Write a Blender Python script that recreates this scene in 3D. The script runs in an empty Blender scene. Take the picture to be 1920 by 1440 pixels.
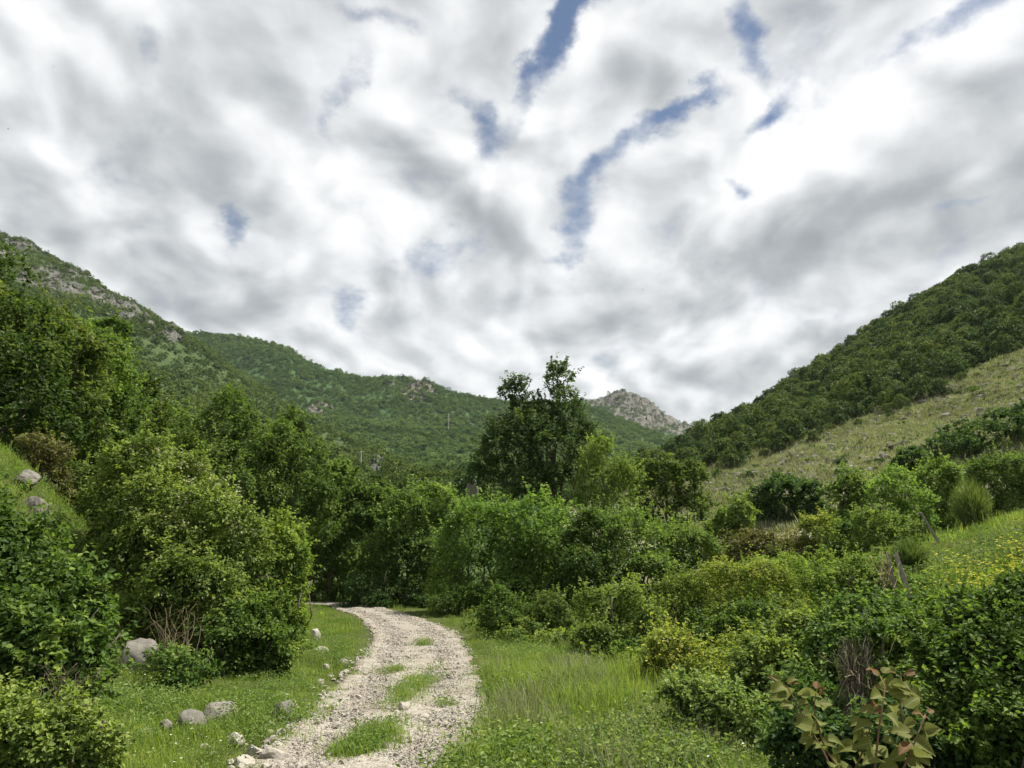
import bpy, math
import numpy as np
from mathutils import Vector, Matrix, Euler

scene = bpy.context.scene
COL = scene.collection
RNG = np.random.default_rng(20240517)

# ------------------------------------------------------------------ camera
FPX = 1387.0                       # focal length in pixels of a 1920 wide picture
CAMZ = 1.65
PITCH = math.radians(13.8)
cam_data = bpy.data.cameras.new("camera")
cam_data.sensor_width = 36.0
cam_data.lens = 36.0 * FPX / 1920.0
cam_data.clip_start = 0.05
cam_data.clip_end = 20000.0
camera = bpy.data.objects.new("camera", cam_data)
camera.location = (0, 0, CAMZ)
camera.rotation_euler = (math.radians(90) + PITCH, 0, 0)
COL.objects.link(camera)
scene.camera = camera

CP, SP_ = math.cos(PITCH), math.sin(PITCH)


def ray(px, py):
    u = (np.asarray(px, float) - 960.0) / FPX
    v = (720.0 - np.asarray(py, float)) / FPX
    return u, CP - SP_ * v, SP_ + CP * v


def P(px, py, d):
    """world point seen at picture position px, py at forward distance d"""
    u, ry, rz = ray(px, py)
    return np.stack([u * d / ry, np.broadcast_to(d, np.shape(u * ry)) * 1.0, CAMZ + rz * d / ry], -1)


# ------------------------------------------------------------------ light
SUN_EL, SUN_AZ = math.radians(60), math.radians(68)      # azimuth clockwise from straight ahead
sun_dir = Vector((math.sin(SUN_AZ) * math.cos(SUN_EL), math.cos(SUN_AZ) * math.cos(SUN_EL), math.sin(SUN_EL)))
sl = bpy.data.lights.new("sun", 'SUN')
sl.energy = 5.0
sl.angle = math.radians(0.5)
sl.color = (1.0, 0.95, 0.86)
sun = bpy.data.objects.new("sun", sl)
sun.rotation_euler = sun_dir.to_track_quat('Z', 'Y').to_euler()
sun.location = (40, 40, 80)
COL.objects.link(sun)

scene.view_settings.view_transform = 'Standard'
scene.view_settings.look = 'None'
scene.view_settings.exposure = 0.85
scene.view_settings.gamma = 1.0
scene.view_settings.use_curve_mapping = False
scene.render.engine = 'CYCLES'
cy = scene.cycles
cy.max_bounces = 6
cy.diffuse_bounces = 3
cy.glossy_bounces = 2
cy.transmission_bounces = 4
cy.transparent_max_bounces = 4
cy.volume_bounces = 0
cy.volume_step_rate = 1.0
cy.caustics_reflective = False
cy.caustics_refractive = False
cy.sample_clamp_indirect = 4.0
cy.use_denoising = True
cy.denoiser = 'OPENIMAGEDENOISE'
cy.denoising_input_passes = 'RGB_ALBEDO_NORMAL'

# ------------------------------------------------------------------ world: blue sky under a broken cloud sheet
world = bpy.data.worlds.new("World")
scene.world = world
world.use_nodes = True
world.cycles.sampling_method = 'MANUAL'
world.cycles.sample_map_resolution = 512
wt = world.node_tree
wt.nodes.clear()


class NT:
    """small helper to wire node trees"""
    def __init__(self, tree):
        self.t = tree

    def n(self, kind, **props):
        ins = props.pop('ins', {})
        nd = self.t.nodes.new(kind)
        for k, v in props.items():
            setattr(nd, k, v)
        for k, v in ins.items():
            self.set(nd.inputs[k], v)
        return nd

    def set(self, sock, v):
        if isinstance(v, bpy.types.NodeSocket):
            self.t.links.new(v, sock)
        else:
            sock.default_value = v

    def math(self, op, a, b=None, c=None, clamp=False):
        nd = self.t.nodes.new('ShaderNodeMath')
        nd.operation = op
        nd.use_clamp = clamp
        self.set(nd.inputs[0], a)
        if b is not None:
            self.set(nd.inputs[1], b)
        if c is not None:
            self.set(nd.inputs[2], c)
        return nd.outputs[0]

    def vmath(self, op, a, b=None, scale=None):
        nd = self.t.nodes.new('ShaderNodeVectorMath')
        nd.operation = op
        self.set(nd.inputs[0], a)
        if b is not None:
            self.set(nd.inputs[1], b)
        if scale is not None:
            self.set(nd.inputs['Scale'], scale)
        return nd.outputs['Value'] if op in ('LENGTH', 'DOT_PRODUCT', 'DISTANCE') else nd.outputs[0]

    def rng(self, v, a, b, c=0.0, d=1.0, smooth=False):
        nd = self.t.nodes.new('ShaderNodeMapRange')
        nd.interpolation_type = 'SMOOTHSTEP' if smooth else 'LINEAR'
        self.set(nd.inputs['Value'], v)
        for k, x in zip(('From Min', 'From Max', 'To Min', 'To Max'), (a, b, c, d)):
            self.set(nd.inputs[k], x)
        return nd.outputs['Result']

    def noise(self, vec, scale, detail=4.0, rough=0.55, dist=0.0, color=False, lac=2.0):
        nd = self.t.nodes.new('ShaderNodeTexNoise')
        if vec is not None:
            self.set(nd.inputs['Vector'], vec)
        nd.inputs['Scale'].default_value = scale
        nd.inputs['Detail'].default_value = detail
        nd.inputs['Roughness'].default_value = rough
        nd.inputs['Lacunarity'].default_value = lac
        nd.inputs['Distortion'].default_value = dist
        return nd.outputs['Color'] if color else nd.outputs['Fac']

    def ramp(self, fac, stops, interp='LINEAR'):
        nd = self.t.nodes.new('ShaderNodeValToRGB')
        nd.color_ramp.interpolation = interp
        els = nd.color_ramp.elements
        while len(els) < len(stops):
            els.new(0.5)
        for e, (p, c) in zip(els, stops):
            e.position = p
            e.color = (*c, 1.0)
        self.set(nd.inputs[0], fac)
        return nd.outputs['Color']

    def mix(self, fac, a, b, blend='MIX'):
        nd = self.t.nodes.new('ShaderNodeMix')
        nd.data_type = 'RGBA'
        nd.blend_type = blend
        self.set(nd.inputs[0], fac)
        self.set(nd.inputs[6], a if isinstance(a, bpy.types.NodeSocket) else (*a, 1.0))
        self.set(nd.inputs[7], b if isinstance(b, bpy.types.NodeSocket) else (*b, 1.0))
        return nd.outputs[2]


W = NT(wt)
tc = W.n('ShaderNodeTexCoord')
sep = W.n('ShaderNodeSeparateXYZ', ins={0: tc.outputs['Generated']})
# the cloud sheet: a gently curved layer overhead; u, v = horizontal offset / height
SHEET = 0.42
den = W.math('ADD', W.math('MAXIMUM', sep.outputs[2], 0.0), SHEET)
cu = W.math('DIVIDE', sep.outputs[0], den)
cv = W.math('DIVIDE', sep.outputs[1], den)
uv = W.n('ShaderNodeCombineXYZ', ins={0: cu, 1: cv}).outputs[0]


def sky_uv(px, py):
    x, y, z = ray(px, py)
    l = math.sqrt(x * x + y * y + z * z)
    x, y, z = x / l, y / l, max(z / l, 0) + SHEET
    return np.array([x / z, y / z])


wobble = W.vmath('SUBTRACT', W.noise(uv, 3.0, 3.0, 0.5, color=True), (0.5, 0.5, 0.5))
uvw = W.vmath('ADD', uv, W.vmath('SCALE', wobble, scale=0.22))
fine = W.vmath('SUBTRACT', W.noise(uv, 16.0, 5.0, 0.65, color=True), (0.5, 0.5, 0.5))
uvf = W.vmath('ADD', uvw, W.vmath('SCALE', fine, scale=0.06))


def streak(p0, p1, wpx, soft=1.0, vec=None):
    """soft elongated patch of the sheet between two seen positions"""
    a, b = sky_uv(*p0), sky_uv(*p1)
    c = (a + b) / 2
    mx, my = (p0[0] + p1[0]) / 2, (p0[1] + p1[1]) / 2
    w = 0.5 * (np.linalg.norm(sky_uv(mx + wpx, my) - c) + np.linalg.norm(sky_uv(mx, my + wpx) - c))
    ln = np.linalg.norm(b - a) / 2 + w
    ang = math.atan2(*(b - a)[::-1]) if np.linalg.norm(b - a) > 1e-6 else 0.0
    mp = W.n('ShaderNodeMapping', vector_type='TEXTURE')
    W.set(mp.inputs['Vector'], vec if vec is not None else uvw)
    mp.inputs['Location'].default_value = (c[0], c[1], 0)
    mp.inputs['Rotation'].default_value = (0, 0, ang)
    mp.inputs['Scale'].default_value = (ln, w, 1)
    r = W.vmath('LENGTH', mp.outputs[0])
    return W.rng(r, 1.0 + soft, 0.15, 0, 1, smooth=True)


def total(items):
    acc = None
    for amt, s in items:
        v = W.math('MULTIPLY', s, amt)
        acc = v if acc is None else W.math('ADD', acc, v)
    return acc


GAPS = [((640, 120), (635, 215), 24, 1.0), ((905, 215), (897, 280), 26, 1.0), ((850, 130), (885, 165), 16, .7),
        ((985, 170), (1035, 30), 26, 1.0), ((1040, 30), (1090, -30), 30, .9), ((1075, 440), (1110, 370), 26, .8),
        ((1150, 320), (1215, 260), 24, .95), ((1250, 225), (1320, 175), 16, .95), ((1375, 20), (1412, 105), 22, .9),
        ((1750, 90), (1850, 0), 34, 1.0), ((1412, 240), (1450, 215), 18, .9), ((1358, 374), (1388, 384), 13, .9),
        ((455, 410), (452, 440), 15, .95), ((790, 505), (840, 495), 26, .8), ((655, 585), (665, 615), 18, .8),
        ((1790, 405), (1850, 380), 10, .55), ((1560, 600), (1650, 555), 9, .6), ((620, -10), (730, 5), 18, .7),
        ((320, 105), (325, 160), 14, .3), ((1310, 520), (1340, 505), 10, .35), ((1100, 470), (1050, 480), 10, .4)]
BRIGHT = [((1560, 240), (1640, 215), 60, 1.1), ((1440, 360), (1560, 345), 40, 1.2), ((500, 290), (580, 330), 40, .75),
          ((640, 380), (780, 455), 34, .9), ((690, 60), (790, 210), 46, .9), ((1100, 60), (1330, 80), 50, .75),
          ((780, 300), (900, 330), 40, .7), ((30, 310), (110, 320), 40, .6), ((1080, 530), (1000, 520), 30, .5),
          ((1180, 400), (1300, 420), 40, .7), ((1700, 130), (1900, 60), 40, .5), ((500, 460), (590, 500), 40, .5),
          ((960, 210), (1020, 200), 30, .6), ((1270, 290), (1390, 240), 40, .5), ((240, 90), (60, 60), 60, .35),
          ((620, 240), (560, 220), 30, .6), ((1250, 640), (1450, 620), 40, .35), ((600, 640), (760, 650), 40, .4)]
DARK = [((400, 280), (470, 370), 46, .95), ((110, 190), (250, 240), 60, .7), ((100, 400), (300, 450), 60, .7),
        ((700, 240), (760, 300), 30, .7), ((800, 410), (900, 450), 44, .8), ((1520, 50), (1600, 40), 60, .8),
        ((1560, 430), (1750, 340), 60, .8), ((1090, 550), (1240, 560), 34, .8), ((330, 100), (420, 160), 50, .5),
        ((500, 560), (560, 580), 50, .45), ((1300, 330), (1240, 360), 40, .4), ((720, 560), (900, 600), 40, .3),
        ((1150, 500), (1280, 470), 34, .5), ((1470, 270), (1560, 300), 30, .4), ((20, 480), (300, 520), 60, .35),
        ((860, 60), (930, 120), 36, .6), ((1860, 220), (1920, 300), 60, .5), ((1200, 180), (1120, 210), 34, .35)]
gap = total([(g[3], streak(g[0], g[1], g[2] * 0.74, 1.9, uvf)) for g in GAPS])
lit = total([(b[3], streak(b[0], b[1], b[2], 1.6)) for b in BRIGHT])
drk = total([(b[3], streak(b[0], b[1], b[2], 1.6)) for b in DARK])

# rows of cloud run away from the viewer: the pattern is stretched along that direction
su, sv = (sun_dir.x / (sun_dir.z + SHEET), sun_dir.y / (sun_dir.z + SHEET))
to_sun = W.vmath('NORMALIZE', W.vmath('SUBTRACT', (su, sv, 0.0), uv))


def thickness(vec):
    a_ = W.noise(W.vmath('MULTIPLY', vec, (1.0, 0.66, 1.0)), 7.0, 2.0, 0.45)
    b_ = W.noise(W.vmath('MULTIPLY', vec, (1.0, 0.85, 1.0)), 16.0, 3.0, 0.48)
    return W.math('ADD', W.math('MULTIPLY', a_, 0.74), W.math('MULTIPLY', b_, 0.26))


warp = W.vmath('SCALE', W.vmath('SUBTRACT', W.noise(uv, 3.0, 2.0, 0.5, color=True), (0.5, 0.5, 0.5)), scale=0.16)
q0 = W.vmath('ADD', uv, warp)
t0 = thickness(q0)
t1 = thickness(W.vmath('ADD', q0, W.vmath('SCALE', to_sun, scale=0.062)))
relief = W.math('SUBTRACT', t0, t1)                        # sides that face the sun are bright
t2 = W.noise(W.vmath('MULTIPLY', q0, (1.0, 0.5, 1.0)), 2.2, 2.0, 0.5)
body = W.math('ADD', W.math('MULTIPLY', relief, 2.6), W.math('MULTIPLY', W.math('SUBTRACT', t0, 0.5), -0.9))
body = W.math('ADD', body, W.math('MULTIPLY', W.math('SUBTRACT', t2, 0.5), 0.7))
tone = W.math('ADD', W.math('SUBTRACT', W.math('MULTIPLY', lit, 0.30), W.math('MULTIPLY', drk, 0.28)), body)
low = W.rng(sep.outputs[2], 0.10, 0.45, 0.06, 0.0)
edge_ = W.noise(uvf, 26.0, 3.0, 0.5)
tone = W.math('ADD', tone, W.math('MULTIPLY', W.math('SUBTRACT', edge_, 0.5), 0.16))
tone = W.math('ADD', W.math('ADD', tone, 0.60), low)
cloud_col = W.ramp(tone, [(0.0, (0.36, 0.39, 0.41)), (0.25, (0.47, 0.495, 0.515)), (0.50, (0.65, 0.67, 0.69)),
                          (0.74, (0.87, 0.885, 0.90)), (0.95, (1.04, 1.04, 1.04))])
thin = W.math('SUBTRACT', 0.5, t0)
wisp = W.math('MULTIPLY', W.math('SUBTRACT', W.noise(uv, 30.0, 5.0, 0.6), 0.5), 0.9)
hole = W.math('ADD', W.math('ADD', W.math('MULTIPLY', gap, 0.95), wisp), W.math('MULTIPLY', thin, 2.3))
cover = W.rng(hole, 0.16, 1.30, 1.0, 0.0, smooth=True)
sky = W.n('ShaderNodeTexSky', sky_type='NISHITA', sun_disc=False)
sky.sun_elevation = SUN_EL
sky.sun_rotation = SUN_AZ
sky.altitude = 400
sky.air_density = 1.0
sky.dust_density = 0.6
sky.ozone_density = 1.5
bg_sky = W.n('ShaderNodeBackground', ins={'Color': sky.outputs[0], 'Strength': 0.053})
bg_cloud = W.n('ShaderNodeBackground', ins={'Color': cloud_col, 'Strength': 0.56})
mixw = W.n('ShaderNodeMixShader', ins={0: cover, 1: bg_sky.outputs[0], 2: bg_cloud.outputs[0]})
W.n('ShaderNodeOutputWorld', ins={0: mixw.outputs[0]})

# ------------------------------------------------------------------ numeric helpers
def _hash(ix, iy, seed):
    h = (ix.astype(np.int64) * 374761393 + iy.astype(np.int64) * 668265263 + seed * 974711 + 1013904223) & 0xffffffff
    h = ((h ^ (h >> 13)) * 1274126177) & 0xffffffff
    h = h ^ (h >> 16)
    return (h & 0xffffff) / float(0xffffff)


def vnoise(x, y, seed=0):
    x = np.asarray(x, float); y = np.asarray(y, float)
    ix, iy = np.floor(x), np.floor(y)
    fx, fy = x - ix, y - iy
    fx = fx * fx * fx * (fx * (fx * 6 - 15) + 10); fy = fy * fy * fy * (fy * (fy * 6 - 15) + 10)
    a = _hash(ix, iy, seed); b = _hash(ix + 1, iy, seed)
    c = _hash(ix, iy + 1, seed); d = _hash(ix + 1, iy + 1, seed)
    return (a + (b - a) * fx) * (1 - fy) + (c + (d - c) * fx) * fy


def fbm(x, y, octaves=4, seed=0, gain=0.5):
    """about -0.5 .. 0.5"""
    t, a, s = 0.0, 1.0, 0.0
    for o in range(octaves):
        t = t + a * (vnoise(x * 2 ** o, y * 2 ** o, seed + o * 17) - 0.5)
        s += a
        a *= gain
    return t / s * 1.4


def nrm(v):
    return v / np.maximum(np.linalg.norm(v, axis=-1, keepdims=True), 1e-9)


def sp(t, k=0.5):
    return 0.5 * (t + np.sqrt(t * t + k))


# ------------------------------------------------------------------ terrain height of the valley floor
PATH_PX = np.array([  # y, left edge, right edge in the picture
    (1700, 250, 560), (1600, 330, 690), (1500, 430, 810), (1440, 482, 862), (1400, 528, 893), (1370, 562, 908), (1340, 592, 908),
    (1300, 627, 896), (1270, 660, 887), (1240, 683, 878), (1210, 700, 866), (1190, 706, 850), (1170, 690, 818),
    (1155, 668, 772), (1145, 640, 728), (1137, 612, 690), (1131, 580, 650)], float)


def HB(x, y):
    x = np.asarray(x, float); y = np.asarray(y, float)
    e = -5.4 - 0.6 * np.maximum(y - 14, 0)
    t = sp(e - x, 0.4)
    zb = 0.84 * np.minimum(t, 7) + 0.35 * np.clip(t - 7, 0, 30)
    zb = zb * np.clip((y + 8) / 10, 0, 1)
    r = sp(x - 5.2 - 0.05 * np.maximum(y - 15, 0), 0.4)
    fr = 1.0 - 0.45 * np.clip((y - 25) / 12, 0, 1)
    zr = np.minimum(0.3 * r, 14) * fr * np.clip((y + 8) / 10, 0, 1)
    gl = -0.45 * np.exp(-((x - 3.4 - 0.05 * y) / 1.3) ** 2) * np.clip((y - 2) / 3, 0, 1) * np.clip((30 - y) / 8, 0, 1)
    rise = 0.05 * np.clip(y - 45, 0, 400)
    bumps = 0.10 * fbm(x / 2.3, y / 2.3, 3, 5) * np.clip((np.hypot(x, y) - 1) / 6, 0, 1) + 0.5 * fbm(x / 9, y / 9, 3, 9) * np.clip((np.abs(x) - 5) / 8, 0, 1)
    return zb + zr + gl + rise + bumps


def on_ground(px, py):
    """march along the seen line to the valley floor"""
    u, ry, rz = ray(px, py)
    d = np.linspace(2.5, 60, 2400)
    z = CAMZ + rz / ry * d
    h = H(u / ry * d, d)
    k = np.argmax(z <= h)
    return np.array([u / ry * d[k], d[k], h[k]])


_u, _ry, _rz = ray(PATH_PX[:, 1], PATH_PX[:, 0]); _s = -CAMZ / _rz
PL = np.stack([_u * _s, _ry * _s], 1)
_u, _ry, _rz = ray(PATH_PX[:, 2], PATH_PX[:, 0]); _s = -CAMZ / _rz
PR = np.stack([_u * _s, _ry * _s], 1)
# towards the viewer's feet and on round the bend
PL = np.vstack([[-1.35, -6], [-1.25, 0.5], PL, PL[-1] + [-6, 2.5], PL[-1] + [-14, 7]])
PR = np.vstack([[0.55, -6], [0.5, 0.5], PR, PR[-1] + [-6, 3.6], PR[-1] + [-14, 8.5]])


def _smooth(a, n=160):
    s = np.concatenate([[0], np.cumsum(np.linalg.norm(np.diff(a, axis=0), axis=1))])
    return s


def resample(a, t):
    k = np.arange(len(a))
    out = np.stack([np.interp(t, k, a[:, i]) for i in range(2)], 1)
    return out


_t = np.linspace(0, len(PL) - 1, 420)
PLs, PRs = resample(PL, _t), resample(PR, _t)
_ker = np.hanning(17); _ker /= _ker.sum()
for A in (PLs, PRs):
    for i in range(2):
        A[:, i] = np.convolve(np.pad(A[:, i], 8, mode='edge'), _ker, 'valid')
PC = (PLs + PRs) / 2
PHW = np.linalg.norm(PRs - PLs, axis=1) / 2


def path_s(x, y):
    """signed cross position on the path: |s|<1 inside"""
    x = np.atleast_1d(x); y = np.atleast_1d(y)
    out = np.full(x.shape, 9.0)
    for a in range(0, len(x), 4000):
        dx = x[a:a + 4000, None] - PC[None, :, 0]; dy = y[a:a + 4000, None] - PC[None, :, 1]
        d2 = dx * dx + dy * dy
        k = np.argmin(d2, 1)
        side = ((x[a:a + 4000] - PC[k, 0]) * (PRs[k, 0] - PLs[k, 0]) + (y[a:a + 4000] - PC[k, 1]) * (PRs[k, 1] - PLs[k, 1]))
        out[a:a + 4000] = np.sqrt(d2[np.arange(len(k)), k]) / PHW[k] * np.sign(side)
    return out


def H(x, y):
    return HB(x, y)


# ------------------------------------------------------------------ object helpers
def tag(o, label=None, cat=None, group=None, kind=None):
    if label: o["label"] = label
    if cat: o["category"] = cat
    if group: o["group"] = group
    if kind: o["kind"] = kind
    return o


def link(o, parent=None):
    COL.objects.link(o)
    if parent is not None:
        o.parent = parent
    return o


def empty(name, loc, label, cat, group=None):
    o = bpy.data.objects.new(name, None)
    o.location = loc
    o.empty_display_size = 0.2
    link(o)
    return tag(o, label, cat, group)


def mesh(name, V, F, mat=None, smooth=False, attrs=None, quads=None):
    """V (n,3); F (m,3) triangles; quads (k,4)"""
    me = bpy.data.meshes.new(name)
    V = np.ascontiguousarray(V, np.float32)
    loops, starts, n0 = [], [], 0
    if F is not None and len(F):
        F = np.asarray(F, np.int32); loops.append(F.ravel()); starts.append(np.arange(len(F)) * 3); n0 = F.size
    if quads is not None and len(quads):
        Q = np.asarray(quads, np.int32); loops.append(Q.ravel()); starts.append(n0 + np.arange(len(Q)) * 4)
    loops = np.concatenate(loops).astype(np.int32); starts = np.concatenate(starts).astype(np.int32)
    me.vertices.add(len(V)); me.vertices.foreach_set("co", V.ravel())
    me.loops.add(len(loops)); me.loops.foreach_set("vertex_index", loops)
    me.polygons.add(len(starts)); me.polygons.foreach_set("loop_start", starts)
    for k, a in (attrs or {}).items():
        at = me.attributes.new(k, 'FLOAT', 'POINT')
        at.data.foreach_set("value", np.ascontiguousarray(a, np.float32))
    me.update(calc_edges=True)
    me.validate()
    me.polygons.foreach_set("use_smooth", np.full(len(starts), bool(smooth)))
    if mat: me.materials.append(mat)
    return me


def obj(name, me, parent=None, loc=None):
    o = bpy.data.objects.new(name, me)
    if loc is not None: o.location = loc
    return link(o, parent)


# ------------------------------------------------------------------ materials
def material(name):
    m = bpy.data.materials.new(name)
    m.use_nodes = True
    m.node_tree.nodes.clear()
    return m, NT(m.node_tree)


def leaf_material(name, dark, mid, light, transl=0.4, rough=0.55, spec=0.10, nscale=0.6, warm=None, rnd=0.55):
    m, T = material(name)
    at = T.n('ShaderNodeAttribute', attribute_name='tint')
    oi = T.n('ShaderNodeObjectInfo')
    geo = T.n('ShaderNodeNewGeometry')
    big = T.noise(geo.outputs['Position'], nscale, 3.0, 0.6)
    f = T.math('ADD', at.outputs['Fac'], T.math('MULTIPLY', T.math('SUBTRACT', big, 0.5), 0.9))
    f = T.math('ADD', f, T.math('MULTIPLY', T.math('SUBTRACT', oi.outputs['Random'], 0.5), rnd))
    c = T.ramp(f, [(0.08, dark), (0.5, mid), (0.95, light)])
    if warm:
        w = T.noise(geo.outputs['Position'], nscale * 2.3, 4.0, 0.7)
        c = T.mix(T.rng(w, 0.55, 0.72, 0.0, 0.7), c, warm)
    bs = T.n('ShaderNodeBsdfPrincipled', ins={'Base Color': c, 'Roughness': rough, 'Specular IOR Level': spec})
    tcol = T.mix(1.0, c, (1.25, 1.35, 0.55), 'MULTIPLY')
    tr = T.n('ShaderNodeBsdfTranslucent', ins={'Color': tcol})
    mx = T.n('ShaderNodeMixShader', ins={0: transl, 1: bs.outputs[0], 2: tr.outputs[0]})
    T.n('ShaderNodeOutputMaterial', ins={0: mx.outputs[0]})
    return m


M = {}
M['bramble'] = leaf_material('bramble_leaves', (0.047, 0.085, 0.022), (0.115, 0.185, 0.041), (0.260, 0.330, 0.070), nscale=0.9)
M['hawthorn'] = leaf_material('hawthorn_leaves', (0.052, 0.086, 0.025), (0.122, 0.178, 0.045), (0.270, 0.322, 0.088), nscale=0.7)
M['hazel'] = leaf_material('hazel_leaves', (0.051, 0.090, 0.027), (0.127, 0.197, 0.051), (0.242, 0.329, 0.088), nscale=0.35)
M['hazel_bright'] = leaf_material('bright_hazel_leaves', (0.062, 0.112, 0.030), (0.148, 0.243, 0.056), (0.264, 0.364, 0.094), nscale=0.35)
M['broadleaf'] = leaf_material('broadleaf_tree_leaves', (0.035, 0.063, 0.020), (0.079, 0.124, 0.034), (0.169, 0.204, 0.056), nscale=0.25)
M['alder'] = leaf_material('alder_leaves', (0.049, 0.086, 0.036), (0.107, 0.156, 0.059), (0.218, 0.262, 0.103), nscale=0.4)
M['olive'] = leaf_material('olive_toned_leaves', (0.057, 0.098, 0.028), (0.128, 0.193, 0.048), (0.236, 0.305, 0.087), nscale=0.4)
M['yellowgreen'] = leaf_material('yellow_green_leaves', (0.090, 0.130, 0.033), (0.190, 0.245, 0.054), (0.344, 0.371, 0.090), nscale=0.8, warm=(0.236, 0.181, 0.073))
M['darkbush'] = leaf_material('dark_bush_leaves', (0.035, 0.069, 0.026), (0.078, 0.135, 0.044), (0.153, 0.222, 0.069), nscale=0.3)
M['brownbush'] = leaf_material('brownish_bush_leaves', (0.078, 0.078, 0.035), (0.148, 0.148, 0.059), (0.244, 0.227, 0.096), nscale=0.5, warm=(0.209, 0.139, 0.070))
M['broom'] = leaf_material('broom_stems', (0.056, 0.092, 0.033), (0.112, 0.158, 0.053), (0.204, 0.233, 0.082), nscale=0.8)
M['forest'] = leaf_material('hill_forest_leaves', (0.030, 0.057, 0.022), (0.071, 0.116, 0.036), (0.158, 0.191, 0.057), transl=0.25, nscale=0.035)
M['farforest'] = leaf_material('far_forest_leaves', (0.056, 0.100, 0.039), (0.114, 0.195, 0.060), (0.232, 0.299, 0.090), transl=0.2, nscale=0.010, rnd=0.30)
M['ridgeforest'] = leaf_material('ridge_scrub_leaves', (0.055, 0.089, 0.033), (0.113, 0.173, 0.051), (0.230, 0.266, 0.076), transl=0.2, nscale=0.010, rnd=0.30)
M['grass'] = leaf_material('grass_blades', (0.069, 0.130, 0.025), (0.163, 0.241, 0.049), (0.301, 0.349, 0.092), transl=0.45, nscale=0.55, warm=(0.276, 0.263, 0.109))
M['scrubgrass'] = leaf_material('scrub_grass_blades', (0.116, 0.127, 0.073), (0.204, 0.213, 0.131), (0.319, 0.322, 0.225), transl=0.35, nscale=0.07)
M['weed'] = leaf_material('weed_leaves', (0.066, 0.122, 0.034), (0.142, 0.217, 0.060), (0.264, 0.330, 0.113), nscale=0.9)


def plain_material(name, col, rough=0.8, spec=0.2, vary=0.3, scale=8.0, col2=None, transl=0.0):
    m, T = material(name)
    t = T.n('ShaderNodeTexCoord')
    n = T.noise(t.outputs['Object'], scale, 5.0, 0.65)
    oi = T.n('ShaderNodeObjectInfo')
    c2 = col2 or tuple(x * (1 - vary) for x in col)
    c = T.mix(T.rng(n, 0.3, 0.7), c2, col)
    c = T.mix(T.rng(oi.outputs['Random'], 0, 1, 0.0, vary), c, tuple(x * 0.55 for x in col))
    bs = T.n('ShaderNodeBsdfPrincipled', ins={'Base Color': c, 'Roughness': rough, 'Specular IOR Level': spec})
    out = bs.outputs[0]
    if transl:
        tr = T.n('ShaderNodeBsdfTranslucent', ins={'Color': c})
        out = T.n('ShaderNodeMixShader', ins={0: transl, 1: out, 2: tr.outputs[0]}).outputs[0]
    T.n('ShaderNodeOutputMaterial', ins={0: out})
    return m


def stone_material(name, light, dark, scale=6.0, lichen=None):
    m, T = material(name)
    t = T.n('ShaderNodeTexCoord')
    oi = T.n('ShaderNodeObjectInfo')
    off = T.vmath('ADD', t.outputs['Object'], T.vmath('SCALE', oi.outputs['Location'], scale=3.1))
    n = T.noise(off, scale, 6.0, 0.7)
    n2 = T.noise(off, scale * 7, 4.0, 0.7)
    c = T.ramp(T.math('ADD', T.math('MULTIPLY', n, 0.65), T.math('MULTIPLY', n2, 0.35)), [(0.32, dark), (0.5, tuple((a + b) / 2 for a, b in zip(dark, light))), (0.66, light)])
    if lichen:
        c = T.mix(T.rng(T.noise(off, scale * 2.2, 5.0, 0.7), 0.55, 0.66, 0, 0.7), c, lichen)
    c = T.mix(T.rng(oi.outputs['Random'], 0, 1, 0, 0.35), c, dark)
    b = T.n('ShaderNodeBump', ins={'Strength': 0.5, 'Distance': 0.03, 'Height': T.math('ADD', n, T.math('MULTIPLY', n2, 0.4))})
    bs = T.n('ShaderNodeBsdfPrincipled', ins={'Base Color': c, 'Roughness': 0.9, 'Specular IOR Level': 0.2, 'Normal': b.outputs[0]})
    T.n('ShaderNodeOutputMaterial', ins={0: bs.outputs[0]})
    return m


M['bark'] = plain_material('grey_brown_bark', (0.13, 0.11, 0.085), vary=0.5, scale=14)
M['palebark'] = plain_material('pale_bark', (0.30, 0.27, 0.22), vary=0.4, scale=14)
M['twig'] = plain_material('dry_twigs', (0.12, 0.095, 0.065), vary=0.4, scale=5)
M['deadstem'] = plain_material('grey_brown_dead_stems', (0.20, 0.17, 0.13), vary=0.6, scale=9)
M['strawtwig'] = plain_material('straw_coloured_stems', (0.34, 0.27, 0.17), vary=0.5, scale=5)
M['boulder'] = stone_material('grey_boulder', (0.27, 0.25, 0.22), (0.085, 0.078, 0.066), 3.0, (0.20, 0.19, 0.12))
M['whitestone'] = stone_material('white_limestone', (0.50, 0.47, 0.41), (0.28, 0.25, 0.205), 7.0)
M['gravel'] = stone_material('pale_gravel', (0.494, 0.458, 0.404), (0.247, 0.220, 0.179), 20.0)
M['crag'] = stone_material('grey_crag', (0.149, 0.141, 0.127), (0.056, 0.053, 0.045), 0.25, (0.068, 0.081, 0.043))
M['tancrag'] = stone_material('tan_crag', (0.184, 0.174, 0.139), (0.079, 0.074, 0.058), 0.2, (0.074, 0.093, 0.048))
M['oldwood'] = plain_material('weathered_grey_wood', (0.34, 0.31, 0.27), vary=0.55, scale=18)
M['yellow'] = plain_material('yellow_petals', (0.62, 0.57, 0.07), vary=0.1, transl=0.3)
M['white'] = plain_material('white_petals', (0.75, 0.74, 0.66), vary=0.2, transl=0.3)
M['cream'] = plain_material('cream_blossom', (0.546, 0.559, 0.312), vary=0.25, transl=0.3)
M['bird'] = plain_material('dark_plumage', (0.03, 0.03, 0.035), vary=0.2)


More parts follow.
